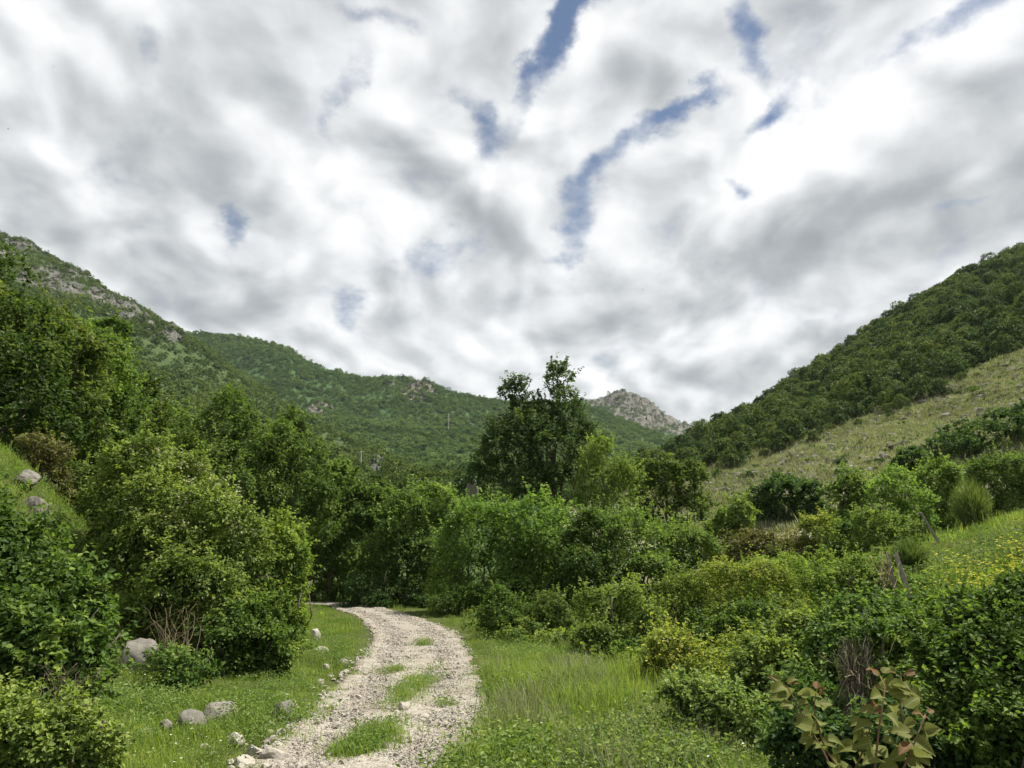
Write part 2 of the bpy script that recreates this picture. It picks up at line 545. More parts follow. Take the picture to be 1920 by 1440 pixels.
def ground_material():
    m, T = material('grassy_soil')
    geo = T.n('ShaderNodeNewGeometry')
    p = geo.outputs['Position']
    a = T.noise(p, 0.35, 5.0, 0.6); b = T.noise(p, 3.5, 5.0, 0.7); c3 = T.noise(p, 22.0, 4.0, 0.7)
    f = T.math('ADD', T.math('MULTIPLY', a, 0.4), T.math('ADD', T.math('MULTIPLY', b, 0.35), T.math('MULTIPLY', c3, 0.25)))
    c = T.ramp(f, [(0.34, (0.035, 0.040, 0.014)), (0.48, (0.065, 0.080, 0.024)), (0.60, (0.105, 0.115, 0.038)), (0.72, (0.13, 0.115, 0.055))])
    bm = T.n('ShaderNodeBump', ins={'Strength': 0.8, 'Distance': 0.08, 'Height': T.math('ADD', b, c3)})
    bs = T.n('ShaderNodeBsdfPrincipled', ins={'Base Color': c, 'Roughness': 0.95, 'Specular IOR Level': 0.1, 'Normal': bm.outputs[0]})
    T.n('ShaderNodeOutputMaterial', ins={0: bs.outputs[0]})
    return m


def hill_material(name, soil_a, soil_b, rock_a, rock_b, scale=0.05, rscale=0.15, stretch=1.0):
    m, T = material(name)
    geo = T.n('ShaderNodeNewGeometry')
    at = T.n('ShaderNodeAttribute', attribute_name='rock')
    p = geo.outputs['Position']
    a = T.noise(p, scale, 6.0, 0.65)
    a2 = T.noise(p, scale * 9, 4.0, 0.7)
    f = T.math('ADD', T.math('MULTIPLY', a, 0.55), T.math('MULTIPLY', a2, 0.45))
    soil = T.ramp(f, [(0.36, soil_a), (0.62, soil_b)])
    st = T.vmath('MULTIPLY', p, (1.0, 1.0, stretch))
    r1 = T.noise(st, rscale, 7.0, 0.7, 0.6)
    r2 = T.noise(st, rscale * 5, 6.0, 0.7, 0.4)
    rf = T.math('ADD', T.math('MULTIPLY', r1, 0.5), T.math('MULTIPLY', r2, 0.5))
    rock = T.ramp(rf, [(0.36, rock_a), (0.50, tuple((x + y) * 0.5 for x, y in zip(rock_a, rock_b))), (0.62, rock_b)])
    grow = T.math('MULTIPLY', T.math('SUBTRACT', T.noise(p, rscale * 2.2, 5.0, 0.7), 0.5), 1.6)
    k = T.rng(T.math('ADD', at.outputs['Fac'], grow), 0.40, 0.62)
    c = T.mix(k, soil, rock)
    bm = T.n('ShaderNodeBump', ins={'Strength': 0.9, 'Distance': 0.5 / rscale * 0.3, 'Height': T.math('MULTIPLY', rf, k)})
    bs = T.n('ShaderNodeBsdfPrincipled', ins={'Base Color': c, 'Roughness': 0.95, 'Specular IOR Level': 0.1, 'Normal': bm.outputs[0]})
    T.n('ShaderNodeOutputMaterial', ins={0: bs.outputs[0]})
    return m


def path_material():
    m, T = material('pale_gravel_track')
    geo = T.n('ShaderNodeNewGeometry')
    at = T.n('ShaderNodeAttribute', attribute_name='edge')
    p = geo.outputs['Position']
    vo = T.n('ShaderNodeTexVoronoi', ins={'Vector': p, 'Scale': 24.0, 'Randomness': 1.0})
    cell = T.n('ShaderNodeSeparateColor', ins={0: vo.outputs['Color']})
    vo2 = T.n('ShaderNodeTexVoronoi', ins={'Vector': p, 'Scale': 62.0, 'Randomness': 1.0})
    cell2 = T.n('ShaderNodeSeparateColor', ins={0: vo2.outputs['Color']})
    big = T.noise(p, 1.4, 4.0, 0.6)
    f = T.math('ADD', T.math('MULTIPLY', cell.outputs[0], 0.40), T.math('MULTIPLY', cell2.outputs[0], 0.35))
    f = T.math('ADD', f, T.math('MULTIPLY', big, 0.35))
    c = T.ramp(f, [(0.15, (0.13, 0.110, 0.085)), (0.45, (0.24, 0.215, 0.175)), (0.75, (0.34, 0.312, 0.265)), (1.0, (0.44, 0.41, 0.36))])
    dirt = T.math('ADD', at.outputs['Fac'], T.math('MULTIPLY', T.math('SUBTRACT', T.noise(p, 3.0, 5.0, 0.7), 0.5), 1.1))
    c = T.mix(T.rng(dirt, 0.45, 1.0, 0, 0.85), c, (0.135, 0.105, 0.062))
    c = T.mix(T.rng(T.noise(p, 0.9, 5.0, 0.65), 0.52, 0.72, 0.0, 0.65), c, (0.155, 0.122, 0.080))
    hh = T.math('ADD', T.math('MULTIPLY', vo.outputs['Distance'], -1.0), T.math('MULTIPLY', vo2.outputs['Distance'], -0.5))
    bm = T.n('ShaderNodeBump', ins={'Strength': 0.9, 'Distance': 0.02, 'Height': hh})
    bs = T.n('ShaderNodeBsdfPrincipled', ins={'Base Color': c, 'Roughness': 0.95, 'Specular IOR Level': 0.15, 'Normal': bm.outputs[0]})
    T.n('ShaderNodeOutputMaterial', ins={0: bs.outputs[0]})
    return m


M['ground'] = ground_material()
M['path'] = path_material()

# ------------------------------------------------------------------ ground: one sheet to the horizon
az_f = np.radians(np.linspace(-47, 47, 330))
az_b = np.radians(np.linspace(47, 313, 91)[1:-1])
az = np.concatenate([az_f, az_b])
rad = np.concatenate([[0.4], np.geomspace(1.2, 60, 190), np.geomspace(64, 9000, 34)])
AZ, RD = np.meshgrid(az, rad)
GX, GY = np.sin(AZ) * RD, np.cos(AZ) * RD
GZ = H(GX, GY)
far = np.clip((RD - 400) / 600, 0, 1)
GZ = GZ * (1 - far) + 6.0 * far
pin = np.abs(path_s(GX.ravel(), GY.ravel())).reshape(GX.shape)
GZ = GZ - 0.035 * np.clip(1.15 - pin, 0, 0.6) * (RD < 60)
nR, nA = GX.shape
V = np.stack([GX, GY, GZ], -1).reshape(-1, 3)
ii, jj = np.meshgrid(np.arange(nR - 1), np.arange(nA), indexing='ij')
jn = (jj + 1) % nA
Q = np.stack([ii * nA + jj, ii * nA + jn, (ii + 1) * nA + jn, (ii + 1) * nA + jj], -1).reshape(-1, 4)[:, ::-1]
V = np.vstack([V, [[0, 0, H(0, 0) - 0.02]]])
fan = np.stack([np.full(nA, len(V) - 1), (np.arange(nA) + 1) % nA, np.arange(nA)], 1)[:, [0, 2, 1]]
tag(obj("ground", mesh("ground", V, fan, M['ground'], True, quads=Q)), kind="structure")

# ------------------------------------------------------------------ the gravel track
nc = 41
s = np.linspace(-1.05, 1.05, nc)
PV = PC[:, None, :] + (PRs - PLs)[:, None, :] / 2 * s[None, :, None]
rag = 0.10 * fbm(PV[:, :, 0] * 1.3, PV[:, :, 1] * 1.3, 3, 77)
PV[:, :, 0] += rag * np.abs(s)[None]
px_, py_ = PV[:, :, 0], PV[:, :, 1]
rut = -0.05 * (np.exp(-((s + 0.55) / 0.28) ** 2) + np.exp(-((s - 0.55) / 0.28) ** 2))
pz = H(px_, py_) + 0.012 + rut[None] * 0.6 + 0.045 * fbm(px_ / 0.35, py_ / 0.35, 4, 31) + 0.02 - 0.06 * np.clip(np.abs(s)[None] - 0.95, 0, 1) * 2
nr = len(PC)
V = np.stack([px_, py_, pz], -1).reshape(-1, 3)
ii, jj = np.meshgrid(np.arange(nr - 1), np.arange(nc - 1), indexing='ij')
Q = np.stack([ii * nc + jj, ii * nc + jj + 1, (ii + 1) * nc + jj + 1, (ii + 1) * nc + jj], -1).reshape(-1, 4)
edge = np.broadcast_to(np.clip((np.abs(s) - 0.8) / 0.3, 0, 1)[None], (nr, nc)).ravel()
gravel_path = tag(obj("gravel_path", mesh("gravel_path", V, None, M['path'], True, {'edge': edge}, Q)), kind="structure")

# ------------------------------------------------------------------ hills
def hill(name, anchors, D, Y, cols, subs, mat, smooth_px, namp, nscale, rocks=(), seed=1, ridge_k=None, ridge_keep=0.35, rock_amp=0.6):
    """anchors: picture columns; D[k], Y[k]: distance and seen height of successive lines up the slope"""
    pxs = np.linspace(anchors[0], anchors[-1], cols)
    step = pxs[1] - pxs[0]
    kd, kz = [], []
    for d, y in zip(D, Y):
        d_ = np.interp(pxs, anchors, d); y_ = np.interp(pxs, anchors, y)
        n = max(3, int(smooth_px / step) | 1)
        ker = np.hanning(n + 2)[1:-1]; ker /= ker.sum()
        d_ = np.convolve(np.pad(d_, n // 2, mode='edge'), ker, 'valid')
        y_ = np.convolve(np.pad(y_, n // 2, mode='edge'), ker, 'valid')
        kd.append(d_); kz.append(y_)
    kd, kz = np.array(kd), np.array(kz)
    t = np.concatenate([np.linspace(k, k + 1, n, endpoint=False) for k, n in enumerate(subs)] + [[len(subs)]])
    k0 = np.minimum(t.astype(int), len(subs) - 1); fr = (t - k0)[:, None]
    d = kd[k0] * (1 - fr) + kd[k0 + 1] * fr
    ptsK = np.array([P(pxs, kz[k], kd[k]) for k in range(len(kd))])     # knots in world space
    pts = ptsK[k0] * (1 - fr[..., None]) + ptsK[k0 + 1] * fr[..., None]
    X, Yw, Z = pts[..., 0], pts[..., 1], pts[..., 2]
    rk = len(subs) - 1 if ridge_k is None else ridge_k
    fade = np.clip(np.abs(t - rk) / 0.5, ridge_keep, 1)[:, None] * np.clip(t / 0.6, 0, 1)[:, None]
    Z = Z + namp * fbm(X / nscale, Yw / nscale, 5, seed) * fade
    # seen height of every point, for the outcrop masks
    ry = CP * Yw + SP_ * (Z - CAMZ)
    ypx = 720 - FPX * (CP * (Z - CAMZ) - SP_ * Yw) / ry
    xpx = 960 + FPX * X / ry
    rock = np.zeros_like(Z)
    for (cx, cy_, rx, ry_, a) in rocks:
        q = ((xpx - cx) / rx) ** 2 + ((ypx - cy_) / ry_) ** 2
        rock = np.maximum(rock, a * np.clip(1.5 - q, 0, 1))
    rock *= (t <= rk + 0.05)[:, None]
    n1 = fbm(X / nscale * 9, (Yw + Z) / nscale * 4, 4, seed + 50)
    V = np.stack([X, Yw, Z + rock * n1 * namp * rock_amp], -1)
    foot = V[:1] * [0.55, 0.55, 0] + [0, 0, -6.0]          # the slope runs on down under the valley floor
    V = np.concatenate([foot, V]); t = np.concatenate([[-1.0], t])
    Z = V[..., 2]; rock = np.concatenate([rock[:1] * 0, rock]); xpx = np.concatenate([xpx[:1], xpx]); ypx = np.concatenate([ypx[:1], ypx])
    R, C = Z.shape
    ii, jj = np.meshgrid(np.arange(R - 1), np.arange(C - 1), indexing='ij')
    Q = np.stack([ii * C + jj, ii * C + jj + 1, (ii + 1) * C + jj + 1, (ii + 1) * C + jj], -1).reshape(-1, 4)
    o = obj(name, mesh(name, V.reshape(-1, 3), None, mat, True, {'rock': rock.ravel()}, Q))
    tag(o, kind="structure")
    return dict(V=V, t=t, px=pxs, xpx=xpx, ypx=ypx, rock=rock, obj=o)


def sample_hill(h, n, tmin, tmax, rng, xlim=(-170, 2090), back=False):
    """n random points on the slope between lines tmin and tmax, even by area"""
    V = h['V']
    a = np.linalg.norm(np.cross(V[1:, :-1] - V[:-1, :-1], V[:-1, 1:] - V[:-1, :-1]), axis=-1)
    tm = (h['t'][:-1] + h['t'][1:]) / 2
    w = a * ((tm >= tmin) & (tm <= tmax))[:, None]
    xp = h['xpx'][:-1, :-1]
    w = w * ((xp > xlim[0]) & (xp < xlim[1]))
    c = np.cumsum(w.ravel())
    k = np.searchsorted(c, rng.random(n) * c[-1])
    C = V.shape[1] - 1
    i, j = k // C, k % C
    f, g = rng.random(n)[:, None], rng.random(n)[:, None]
    pt = (V[i, j] * (1 - f) + V[i + 1, j] * f) * (1 - g) + (V[i, j + 1] * (1 - f) + V[i + 1, j + 1] * f) * g
    return pt, h['rock'][i, j], h['t'][i] + f[:, 0] * (h['t'][np.minimum(i + 1, len(h['t']) - 1)] - h['t'][i]), h['xpx'][i, j], h['ypx'][i, j], c[-1]


M['hill_near'] = hill_material('pale_scrub_slope', (0.110, 0.120, 0.060), (0.235, 0.230, 0.145), (0.20, 0.19, 0.16), (0.40, 0.38, 0.34), 0.06, 0.8)
M['hill_left'] = hill_material('wooded_slope_with_grey_rock', (0.030, 0.055, 0.018), (0.064, 0.092, 0.032), (0.022, 0.024, 0.018), (0.17, 0.165, 0.15), 0.03, 0.16, 0.45)
M['hill_back'] = hill_material('far_wooded_slope', (0.025, 0.056, 0.018), (0.050, 0.092, 0.028), (0.08, 0.074, 0.055), (0.19, 0.17, 0.135), 0.02, 0.08, 0.5)
M['hill_peak'] = hill_material('far_peak_with_tan_cliff', (0.035, 0.075, 0.030), (0.070, 0.120, 0.044), (0.018, 0.018, 0.015), (0.20, 0.185, 0.155), 0.02, 0.07, 0.22)

A = [1050, 1150, 1230, 1310, 1400, 1500, 1600, 1700, 1800, 1920, 2200, 2600, 3000]
right_hill = hill("right_hillside", A,
    [[46] * 13,
     [110, 90, 75, 62, 58, 55, 52, 50, 50, 50, 50, 50, 50],
     [190, 165, 140, 115, 112, 112, 115, 118, 122, 130, 135, 140, 140],
     [270, 265, 262, 260, 265, 272, 280, 290, 300, 310, 330, 340, 340],
     [420, 420, 420, 420, 420, 430, 440, 460, 470, 480, 500, 520, 520]],
    [[1040, 1035, 1030, 1025, 1020, 1018, 1015, 1012, 1010, 1008, 1000, 1000, 1000],
     [985, 975, 962, 948, 946, 945, 938, 932, 928, 922, 900, 880, 880],
     [950, 935, 915, 905, 878, 832, 795, 755, 715, 655, 540, 440, 400],
     [965, 925, 882, 834, 790, 726, 657, 592, 533, 477, 355, 275, 250],
     [980, 960, 930, 890, 850, 800, 740, 690, 640, 590, 480, 400, 380]],
    420, [14, 70, 60, 14], M['hill_near'], 60, 5.0, 28,
    rocks=[(1490, 870, 50, 26, .75), (1640, 772, 26, 10, .8), (1860, 760, 120, 60, .35), (1560, 850, 120, 50, .3), (1390, 905, 60, 18, .5)], seed=3, ridge_k=3)

A = [-900, -600, -300, -100, 0, 60, 130, 220, 300, 375, 450, 560, 640, 700, 770, 850, 950]
left_hill = hill("left_mountain", A,
    [[50] * 17,
     [250, 240, 230, 220, 215, 212, 210, 205, 200, 195, 185, 170, 165, 160, 150, 140, 130],
     [480, 470, 460, 450, 440, 430, 420, 410, 395, 380, 350, 300, 270, 245, 220, 190, 160],
     [760, 750, 740, 720, 700, 690, 680, 665, 650, 625, 560, 455, 400, 360, 310, 260, 200],
     [1000, 1000, 990, 980, 960, 950, 930, 910, 890, 850, 760, 640, 560, 500, 440, 380, 320]],
    [[1010] * 17,
     [700, 700, 720, 740, 755, 765, 780, 800, 822, 845, 868, 892, 900, 908, 915, 925, 950],
     [470, 480, 510, 540, 560, 578, 600, 645, 690, 730, 775, 825, 855, 870, 888, 905, 945],
     [260, 290, 335, 395, 436, 461, 497, 552, 596, 645, 706, 772, 815, 842, 872, 902, 945],
     [320, 350, 400, 450, 490, 520, 560, 610, 650, 700, 760, 830, 870, 900, 920, 940, 960]],
    520, [14, 40, 60, 14], M['hill_left'], 40, 26.0, 120,
    rocks=[(20, 466, 54, 18, .75), (75, 520, 50, 22, .8), (125, 545, 40, 18, .75), (195, 552, 36, 18, .85), (232, 586, 32, 28, .95), (270, 606, 26, 12, .7), (335, 624, 50, 15, .85), (140, 515, 50, 12, .6),
           (600, 772, 34, 16, .9), (640, 778, 24, 10, .8), (687, 800, 20, 12, 1.), (735, 832, 16, 10, .8), (695, 893, 46, 14, 1.1)], seed=11, ridge_k=3, ridge_keep=0.22)

A = [100, 200, 300, 375, 430, 480, 540, 575, 640, 680, 740, 800, 860, 935, 1000, 1100, 1200, 1300]
back_hill = hill("back_mountain", A,
    [[330] * 18,
     [560] * 18,
     [820] * 18,
     [1150, 1140, 1130, 1120, 1110, 1100, 1090, 1080, 1070, 1060, 1060, 1060, 1060, 1060, 1050, 1030, 1000, 980],
     [1400] * 18],
    [[985] * 18,
     [900, 900, 900, 900, 898, 896, 894, 892, 890, 890, 890, 890, 892, 895, 900, 905, 910, 920],
     [760, 752, 745, 740, 740, 742, 750, 760, 775, 782, 785, 792, 800, 812, 820, 830, 850, 880],
     [650, 640, 630, 626, 630, 639, 656, 681, 701, 712, 710, 720, 740, 752, 757, 765, 800, 850],
     [930] * 18],
    460, [12, 40, 60, 14], M['hill_back'], 22, 34.0, 170,
    rocks=[(785, 734, 36, 20, .8), (735, 718, 34, 6, .6), (600, 770, 26, 12, .7)], seed=21, ridge_k=3, ridge_keep=0.15)

A = [850, 900, 1000, 1050, 1110, 1145, 1165, 1190, 1215, 1240, 1270, 1305, 1340, 1400, 1500, 1650]
peak = hill("rocky_peak", A,
    [[620] * 16,
     [1100] * 16,
     [1620, 1620, 1625, 1630, 1640, 1640, 1640, 1640, 1640, 1645, 1650, 1655, 1660, 1660, 1660, 1660],
     [1740, 1735, 1730, 1725, 1715, 1705, 1700, 1700, 1705, 1710, 1715, 1715, 1715, 1715, 1710, 1700],
     [2100] * 16],
    [[985] * 16,
     [880, 880, 876, 872, 866, 862, 862, 862, 864, 866, 868, 872, 880, 890, 900, 920],
     [820, 805, 788, 776, 770, 768, 768, 772, 782, 796, 806, 818, 828, 845, 875, 905],
     [805, 790, 767, 757, 749, 738, 731, 734, 749, 771, 791, 804, 813, 832, 862, 895],
     [900] * 16],
    420, [12, 50, 70, 14], M['hill_peak'], 8, 40.0, 230,
    rocks=[(1180, 755, 62, 30, 1.2), (1235, 785, 60, 26, 1.2), (1285, 803, 40, 16, 1.2), (1118, 757, 26, 12, .8), (1195, 792, 20, 8, .7)], seed=31, ridge_k=3, ridge_keep=0.06, rock_amp=0.34)

# ------------------------------------------------------------------ foliage
def frame(n):
    a = np.where(np.abs(n[:, 2:3]) < 0.9, np.array([[0, 0, 1.0]]), np.array([[1.0, 0, 0]]))
    t = nrm(np.cross(a, n)); b = np.cross(n, t)
    return t, b


def leaf_arrays(C, D, N, L, Wd, fold=0.16):
    """one folded leaf (two triangles) for each centre"""
    S = nrm(np.cross(N, D))
    L = L[:, None]; Wd = Wd[:, None]
    b = C - D * L * 0.5
    t = C + D * L * 0.5 - N * L * 0.10
    m = C - D * L * 0.06
    s1 = m + S * Wd * 0.5 + N * Wd * fold
    s2 = m - S * Wd * 0.5 + N * Wd * fold
    V = np.stack([b, s1, t, s2], 1).reshape(-1, 3)
    k = np.arange(len(C)) * 4
    F = np.concatenate([np.stack([k, k + 1, k + 2], 1), np.stack([k, k + 2, k + 3], 1)])
    return V, F


def foliage(rng, lobes, n, leaf, clus=26, cr=0.30, up=0.65, droop=0.25, shoots=0.16, shell=(0.72, 1.06), zlow=-0.55, width=0.62, jitter=0.5, shoot_len=2.2, keep=0.74, ground=None):
    """leaves gathered in sprays over a union of ellipsoids. lobes (k,6): centre, radii. returns C, D, N, L, W, tint"""
    lob = np.asarray(lobes, float)
    ncl = max(6, int(n / clus))
    w = (lob[:, 3] * lob[:, 5] + lob[:, 4] * lob[:, 5] + lob[:, 3] * lob[:, 4])
    k = rng.choice(len(lob), ncl * 3, p=w / w.sum())
    d = rng.normal(size=(ncl * 3, 3)); d = nrm(d)
    d[:, 2] = np.where(d[:, 2] < zlow, -d[:, 2], d[:, 2])
    rr = rng.uniform(shell[0], shell[1], ncl * 3) ** 1.0
    c = lob[k, :3] + d * lob[k, 3:] * rr[:, None]
    inside = np.zeros(len(c), bool)
    for q in range(len(lob)):
        e = np.linalg.norm((c - lob[q, :3]) / lob[q, 3:], axis=1)
        inside |= (e < keep) & (k != q)
    ok = ~inside
    if ground is not None:
        ok &= c[:, 2] > ground - 0.05
    ok = np.flatnonzero(ok)[:ncl]
    c, d, k = c[ok], d[ok], k[ok]
    o = nrm(d / lob[k, 3:])
    ncl = len(c)
    rad = cr * (lob[k, 3:].mean(1)) ** 0.5 * rng.uniform(0.6, 1.35, ncl)
    sh = rng.random(ncl) < shoots
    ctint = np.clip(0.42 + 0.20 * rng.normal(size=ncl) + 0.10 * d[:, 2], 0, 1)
    m = clus
    i = np.repeat(np.arange(ncl), m)
    O = o[i]
    t, b = frame(O)
    g = rng.normal(size=(len(i), 3)) * 0.55
    R_ = rad[i][:, None]
    off = (t * g[:, :1] + b * g[:, 1:2]) * R_ + O * g[:, 2:] * R_ * 0.45
    axis = nrm(o + np.array([0, 0, 0.75]) + rng.normal(size=(ncl, 3)) * 0.45)
    lin = rng.random(len(i))[:, None]
    soff = axis[i] * (lin * R_ * shoot_len - R_ * 0.4) + g * R_ * 0.26
    off = np.where(sh[i][:, None], soff, off)
    C = c[i] + off
    N = nrm(O * (1 - up) + np.array([0, 0, up]) + rng.normal(size=(len(i), 3)) * jitter)
    D = nrm(nrm(off + 1e-6) * 0.8 + O * 0.4 + rng.normal(size=(len(i), 3)) * 0.6 - np.array([0, 0, droop]))
    D = nrm(D - N * (D * N).sum(1, keepdims=True) * 0.85)
    N = nrm(N - D * (D * N).sum(1, keepdims=True))
    L = leaf * rng.uniform(0.65, 1.3, len(i))
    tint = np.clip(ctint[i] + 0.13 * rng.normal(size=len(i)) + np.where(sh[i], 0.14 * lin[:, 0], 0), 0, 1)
    return C, D, N, L, L * width * rng.uniform(0.8, 1.2, len(i)), tint


def leaf_mesh(name, fol, mat, base=(0, 0, 0)):
    C, D, N, L, Wd, tint = fol
    V, F = leaf_arrays(C - np.asarray(base), D, N, L, Wd)
    return mesh(name, V, F, mat, False, {'tint': np.repeat(tint, 4)})


def tube(pts, r, sides=6):
    pts = np.asarray(pts, float); r = np.asarray(r, float)
    tan = nrm(np.gradient(pts, axis=0))
    ref = np.array([1.0, 0.13, 0.07]) if abs(tan[0, 2]) > 0.7 else np.array([0, 0, 1.0])
    n = nrm(np.cross(tan, ref)); b = np.cross(tan, n)
    a = np.linspace(0, 2 * np.pi, sides, endpoint=False)
    V = pts[:, None] + (n[:, None] * np.cos(a)[None, :, None] + b[:, None] * np.sin(a)[None, :, None]) * r[:, None, None]
    k = len(pts)
    ii, jj = np.meshgrid(np.arange(k - 1), np.arange(sides), indexing='ij')
    jn = (jj + 1) % sides
    Q = np.stack([ii * sides + jj, ii * sides + jn, (ii + 1) * sides + jn, (ii + 1) * sides + jj], -1).reshape(-1, 4)
    tops = np.arange(1, sides - 1)
    F = np.stack([np.full(sides - 2, (k - 1) * sides), (k - 1) * sides + tops, (k - 1) * sides + tops + 1], 1)
    return V.reshape(-1, 3), F, Q


def join(parts):
    Vs, Fs, Qs, n = [], [], [], 0
    for V, F, Q in parts:
        Vs.append(V)
        if F is not None and len(F): Fs.append(F + n)
        if Q is not None and len(Q): Qs.append(Q + n)
        n += len(V)
    return np.vstack(Vs), (np.vstack(Fs) if Fs else None), (np.vstack(Qs) if Qs else None)


def wavy(rng, a, b, n=6, amp=0.08):
    a = np.asarray(a, float); b = np.asarray(b, float)
    t = np.linspace(0, 1, n)[:, None]
    L = np.linalg.norm(b - a)
    w = np.cumsum(rng.normal(size=(n, 3)), 0) * amp * L / n ** 0.5
    w -= w[:1]; w -= t * w[-1:]
    return a + (b - a) * t + w


def stem_parts(rng, foot, targets, r0, sides=6, amp=0.1, tip=0.25):
    out = []
    for T_ in targets:
        p = wavy(rng, foot, T_, 7, amp)
        out.append(tube(p, np.linspace(r0, r0 * tip, 7), sides))
    return out


def lobes_from_px(px_lobes, d):
    out = []
    for L in px_lobes:
        px, py, rx, ry = L[:4]
        dd = L[4] if len(L) > 4 else 0.0
        c = P(px, py, d + dd)
        mpp = np.linalg.norm(c - [0, 0, CAMZ]) / FPX * 0.97
        rx_, rz_ = rx * mpp, ry * mpp
        out.append((*c, rx_, (rx_ + rz_) * 0.5, rz_))
    return np.array(out)


STATS = [0]


def plant(name, cat, label, mat, px_lobes, d, leaf, n, group=None, trunk=None, bark='bark', part='foliage', leaf_parts=0, dz=0.0, seed=None, extra_low=True, **kw):
    """a bush or tree that stands at distance d; px_lobes give its masses as (px, py, rx, ry, depth offset)"""
    rng = np.random.default_rng(int(abs(px_lobes[0][0]) * 7 + px_lobes[0][1] * 13 + d * 101) if seed is None else seed)
    lob = lobes_from_px(px_lobes, d)
    w = lob[:, 3] ** 2
    bx, by = (lob[:, 0] * w).sum() / w.sum(), (lob[:, 1] * w).sum() / w.sum()
    bz = float(H(bx, by)) + dz
    base = np.array([bx, by, bz])
    root = empty(name, base, label, cat, group)
    if not trunk and extra_low:
        add = []
        for l in lob:
            gz = float(H(l[0], l[1]))
            gap = (l[2] - l[5]) - gz
            if gap > 0.15:
                hgt = gap * 0.5 + l[5] * 0.55
                add.append((l[0], l[1], gz + gap * 0.45, l[3] * 0.92, l[4] * 0.92, max(hgt, 0.2)))
        if add:
            n = int(n * (1 + 0.75 * len(add) / len(lob)))
            full = np.vstack([lob, add])
        else: full = lob
    else: full = lob
    core = full.copy()
    core[:, 3:] *= 0.72
    subs = []
    for l in full:
        for _ in range(8):
            v = nrm(rng.normal(size=(1, 3)) + [0, -0.15, 0.25])[0]
            s_ = rng.uniform(0.24, 0.50)
            subs.append((*(l[:3] + v * l[3:] * rng.uniform(0.58, 0.86)), *(l[3:] * s_ * rng.uniform(0.8, 1.25, 3))))
    full = np.vstack([core, subs])
    kw.setdefault('shoot_len', 2.8)
    fol = foliage(rng, full, int(n * 1.35), leaf * 1.08, **kw)
    C = fol[0]
    hz = H(C[:, 0], C[:, 1])
    keep = C[:, 2] > hz + 0.02
    fol = tuple(a[keep] for a in fol)
    nl = leaf_parts
    if nl:
        vis = np.argsort(np.linalg.norm(fol[0] - [0, 0, CAMZ], axis=1) + rng.random(len(fol[0])) * 0.25)
        near, rest = vis[:nl], vis[nl:]
        one = unit_leaf(mat)
        for q in near:
            o = bpy.data.objects.new("leaf", one)
            D, N = fol[1][q], fol[2][q]
            S = np.cross(N, D)
            m = Matrix([[S[0] * fol[4][q], D[0] * fol[3][q], N[0] * fol[3][q], fol[0][q][0] - base[0]],
                        [S[1] * fol[4][q], D[1] * fol[3][q], N[1] * fol[3][q], fol[0][q][1] - base[1]],
                        [S[2] * fol[4][q], D[2] * fol[3][q], N[2] * fol[3][q], fol[0][q][2] - base[2]], [0, 0, 0, 1]])
            o.matrix_local = m
            o.parent = root
            COL.objects.link(o)
        fol = tuple(a[rest] for a in fol)
    f = obj(part, leaf_mesh(part, fol, mat, base), root)
    if nl: f["kind"] = "stuff"
    STATS[0] += len(fol[0])
    # woody parts: from the foot up into the masses
    tops = lob[:, :3] - base
    if trunk:
        rt, ht = trunk            # radius at the foot, share of the height reached by the main trunk
        top = tops[np.argmax(tops[:, 2])]
        apex = np.array([top[0] * 0.7, top[1] * 0.7, top[2] * ht])
        main = wavy(rng, [0, 0, -0.3], apex, 9, 0.05)
        parts = [tube(main, np.linspace(rt, rt * 0.22, 9), 8)]
        for T_ in tops:
            k = int(np.clip(rng.uniform(0.25, 0.8) * 8, 1, 7))
            if T_[2] < main[k][2]: k = max(1, k - 2)
            p = wavy(rng, main[k], T_ + rng.normal(size=3) * 0.2, 6, 0.1)
            parts.append(tube(p, np.linspace(rt * 0.42, rt * 0.06, 6), 5))
            for _ in range(3):
                e = T_ + nrm(rng.normal(size=(1, 3)) + [0, 0, 0.4])[0] * lob[0, 3] * 0.9
                parts.append(tube(wavy(rng, p[4], e, 5, 0.12), np.linspace(rt * 0.14, rt * 0.03, 5), 4))
        V, F, Q = join(parts)
        obj("trunk", mesh("trunk", V, F, M[bark], True, quads=Q), root)
    else:
        parts = []
        for T_ in tops:
            foot = np.array([T_[0] * 0.55, T_[1] * 0.55, 0])
            foot[2] = float(H(base[0] + foot[0], base[1] + foot[1])) - base[2] - 0.1
            for _ in range(3):
                e = T_ + rng.normal(size=3) * lob[:, 3].mean() * 0.35
                if e[2] < foot[2] + 0.1: e[2] = foot[2] + 0.25
                parts.append(tube(wavy(rng, foot + rng.normal(size=3) * [0.12, 0.12, 0], e, 6, 0.14), np.linspace(0.022, 0.006, 6) * (1 + d / 25), 4))
        for T_, l in zip(tops, lob):
            for _ in range(5):
                v = nrm(rng.normal(size=(1, 3)) + [0, -.4, .5])[0]
                a_ = T_ + v * l[3:] * .45; e = T_ + v * l[3:] * rng.uniform(.95, 1.22)
                parts.append(tube(wavy(rng, a_, e, 5, .12), np.linspace(.008, .003, 5) * (.6 + d / 22), 4))
        V, F, Q = join(parts)
        obj("stems", mesh("stems", V, F, M[bark], True, quads=Q), root)
    return root, lob, base, rng


_UL = {}


def unit_leaf(mat):
    if mat.name not in _UL:
        V = np.array([(0, -.5, 0), (.42, -.15, .1), (0, -.12, 0), (-.42, -.15, .1), (.3, .18, .08), (0, .2, -.02), (-.3, .18, .08), (0, .5, -.1)], float)
        F = [(0, 1, 2), (0, 2, 3), (1, 4, 5), (1, 5, 2), (2, 5, 6), (2, 6, 3), (4, 7, 5), (5, 7, 6)]
        _UL[mat.name] = mesh("leaf", V, F, mat, True, {'tint': np.full(8, 0.55)})
    return _UL[mat.name]


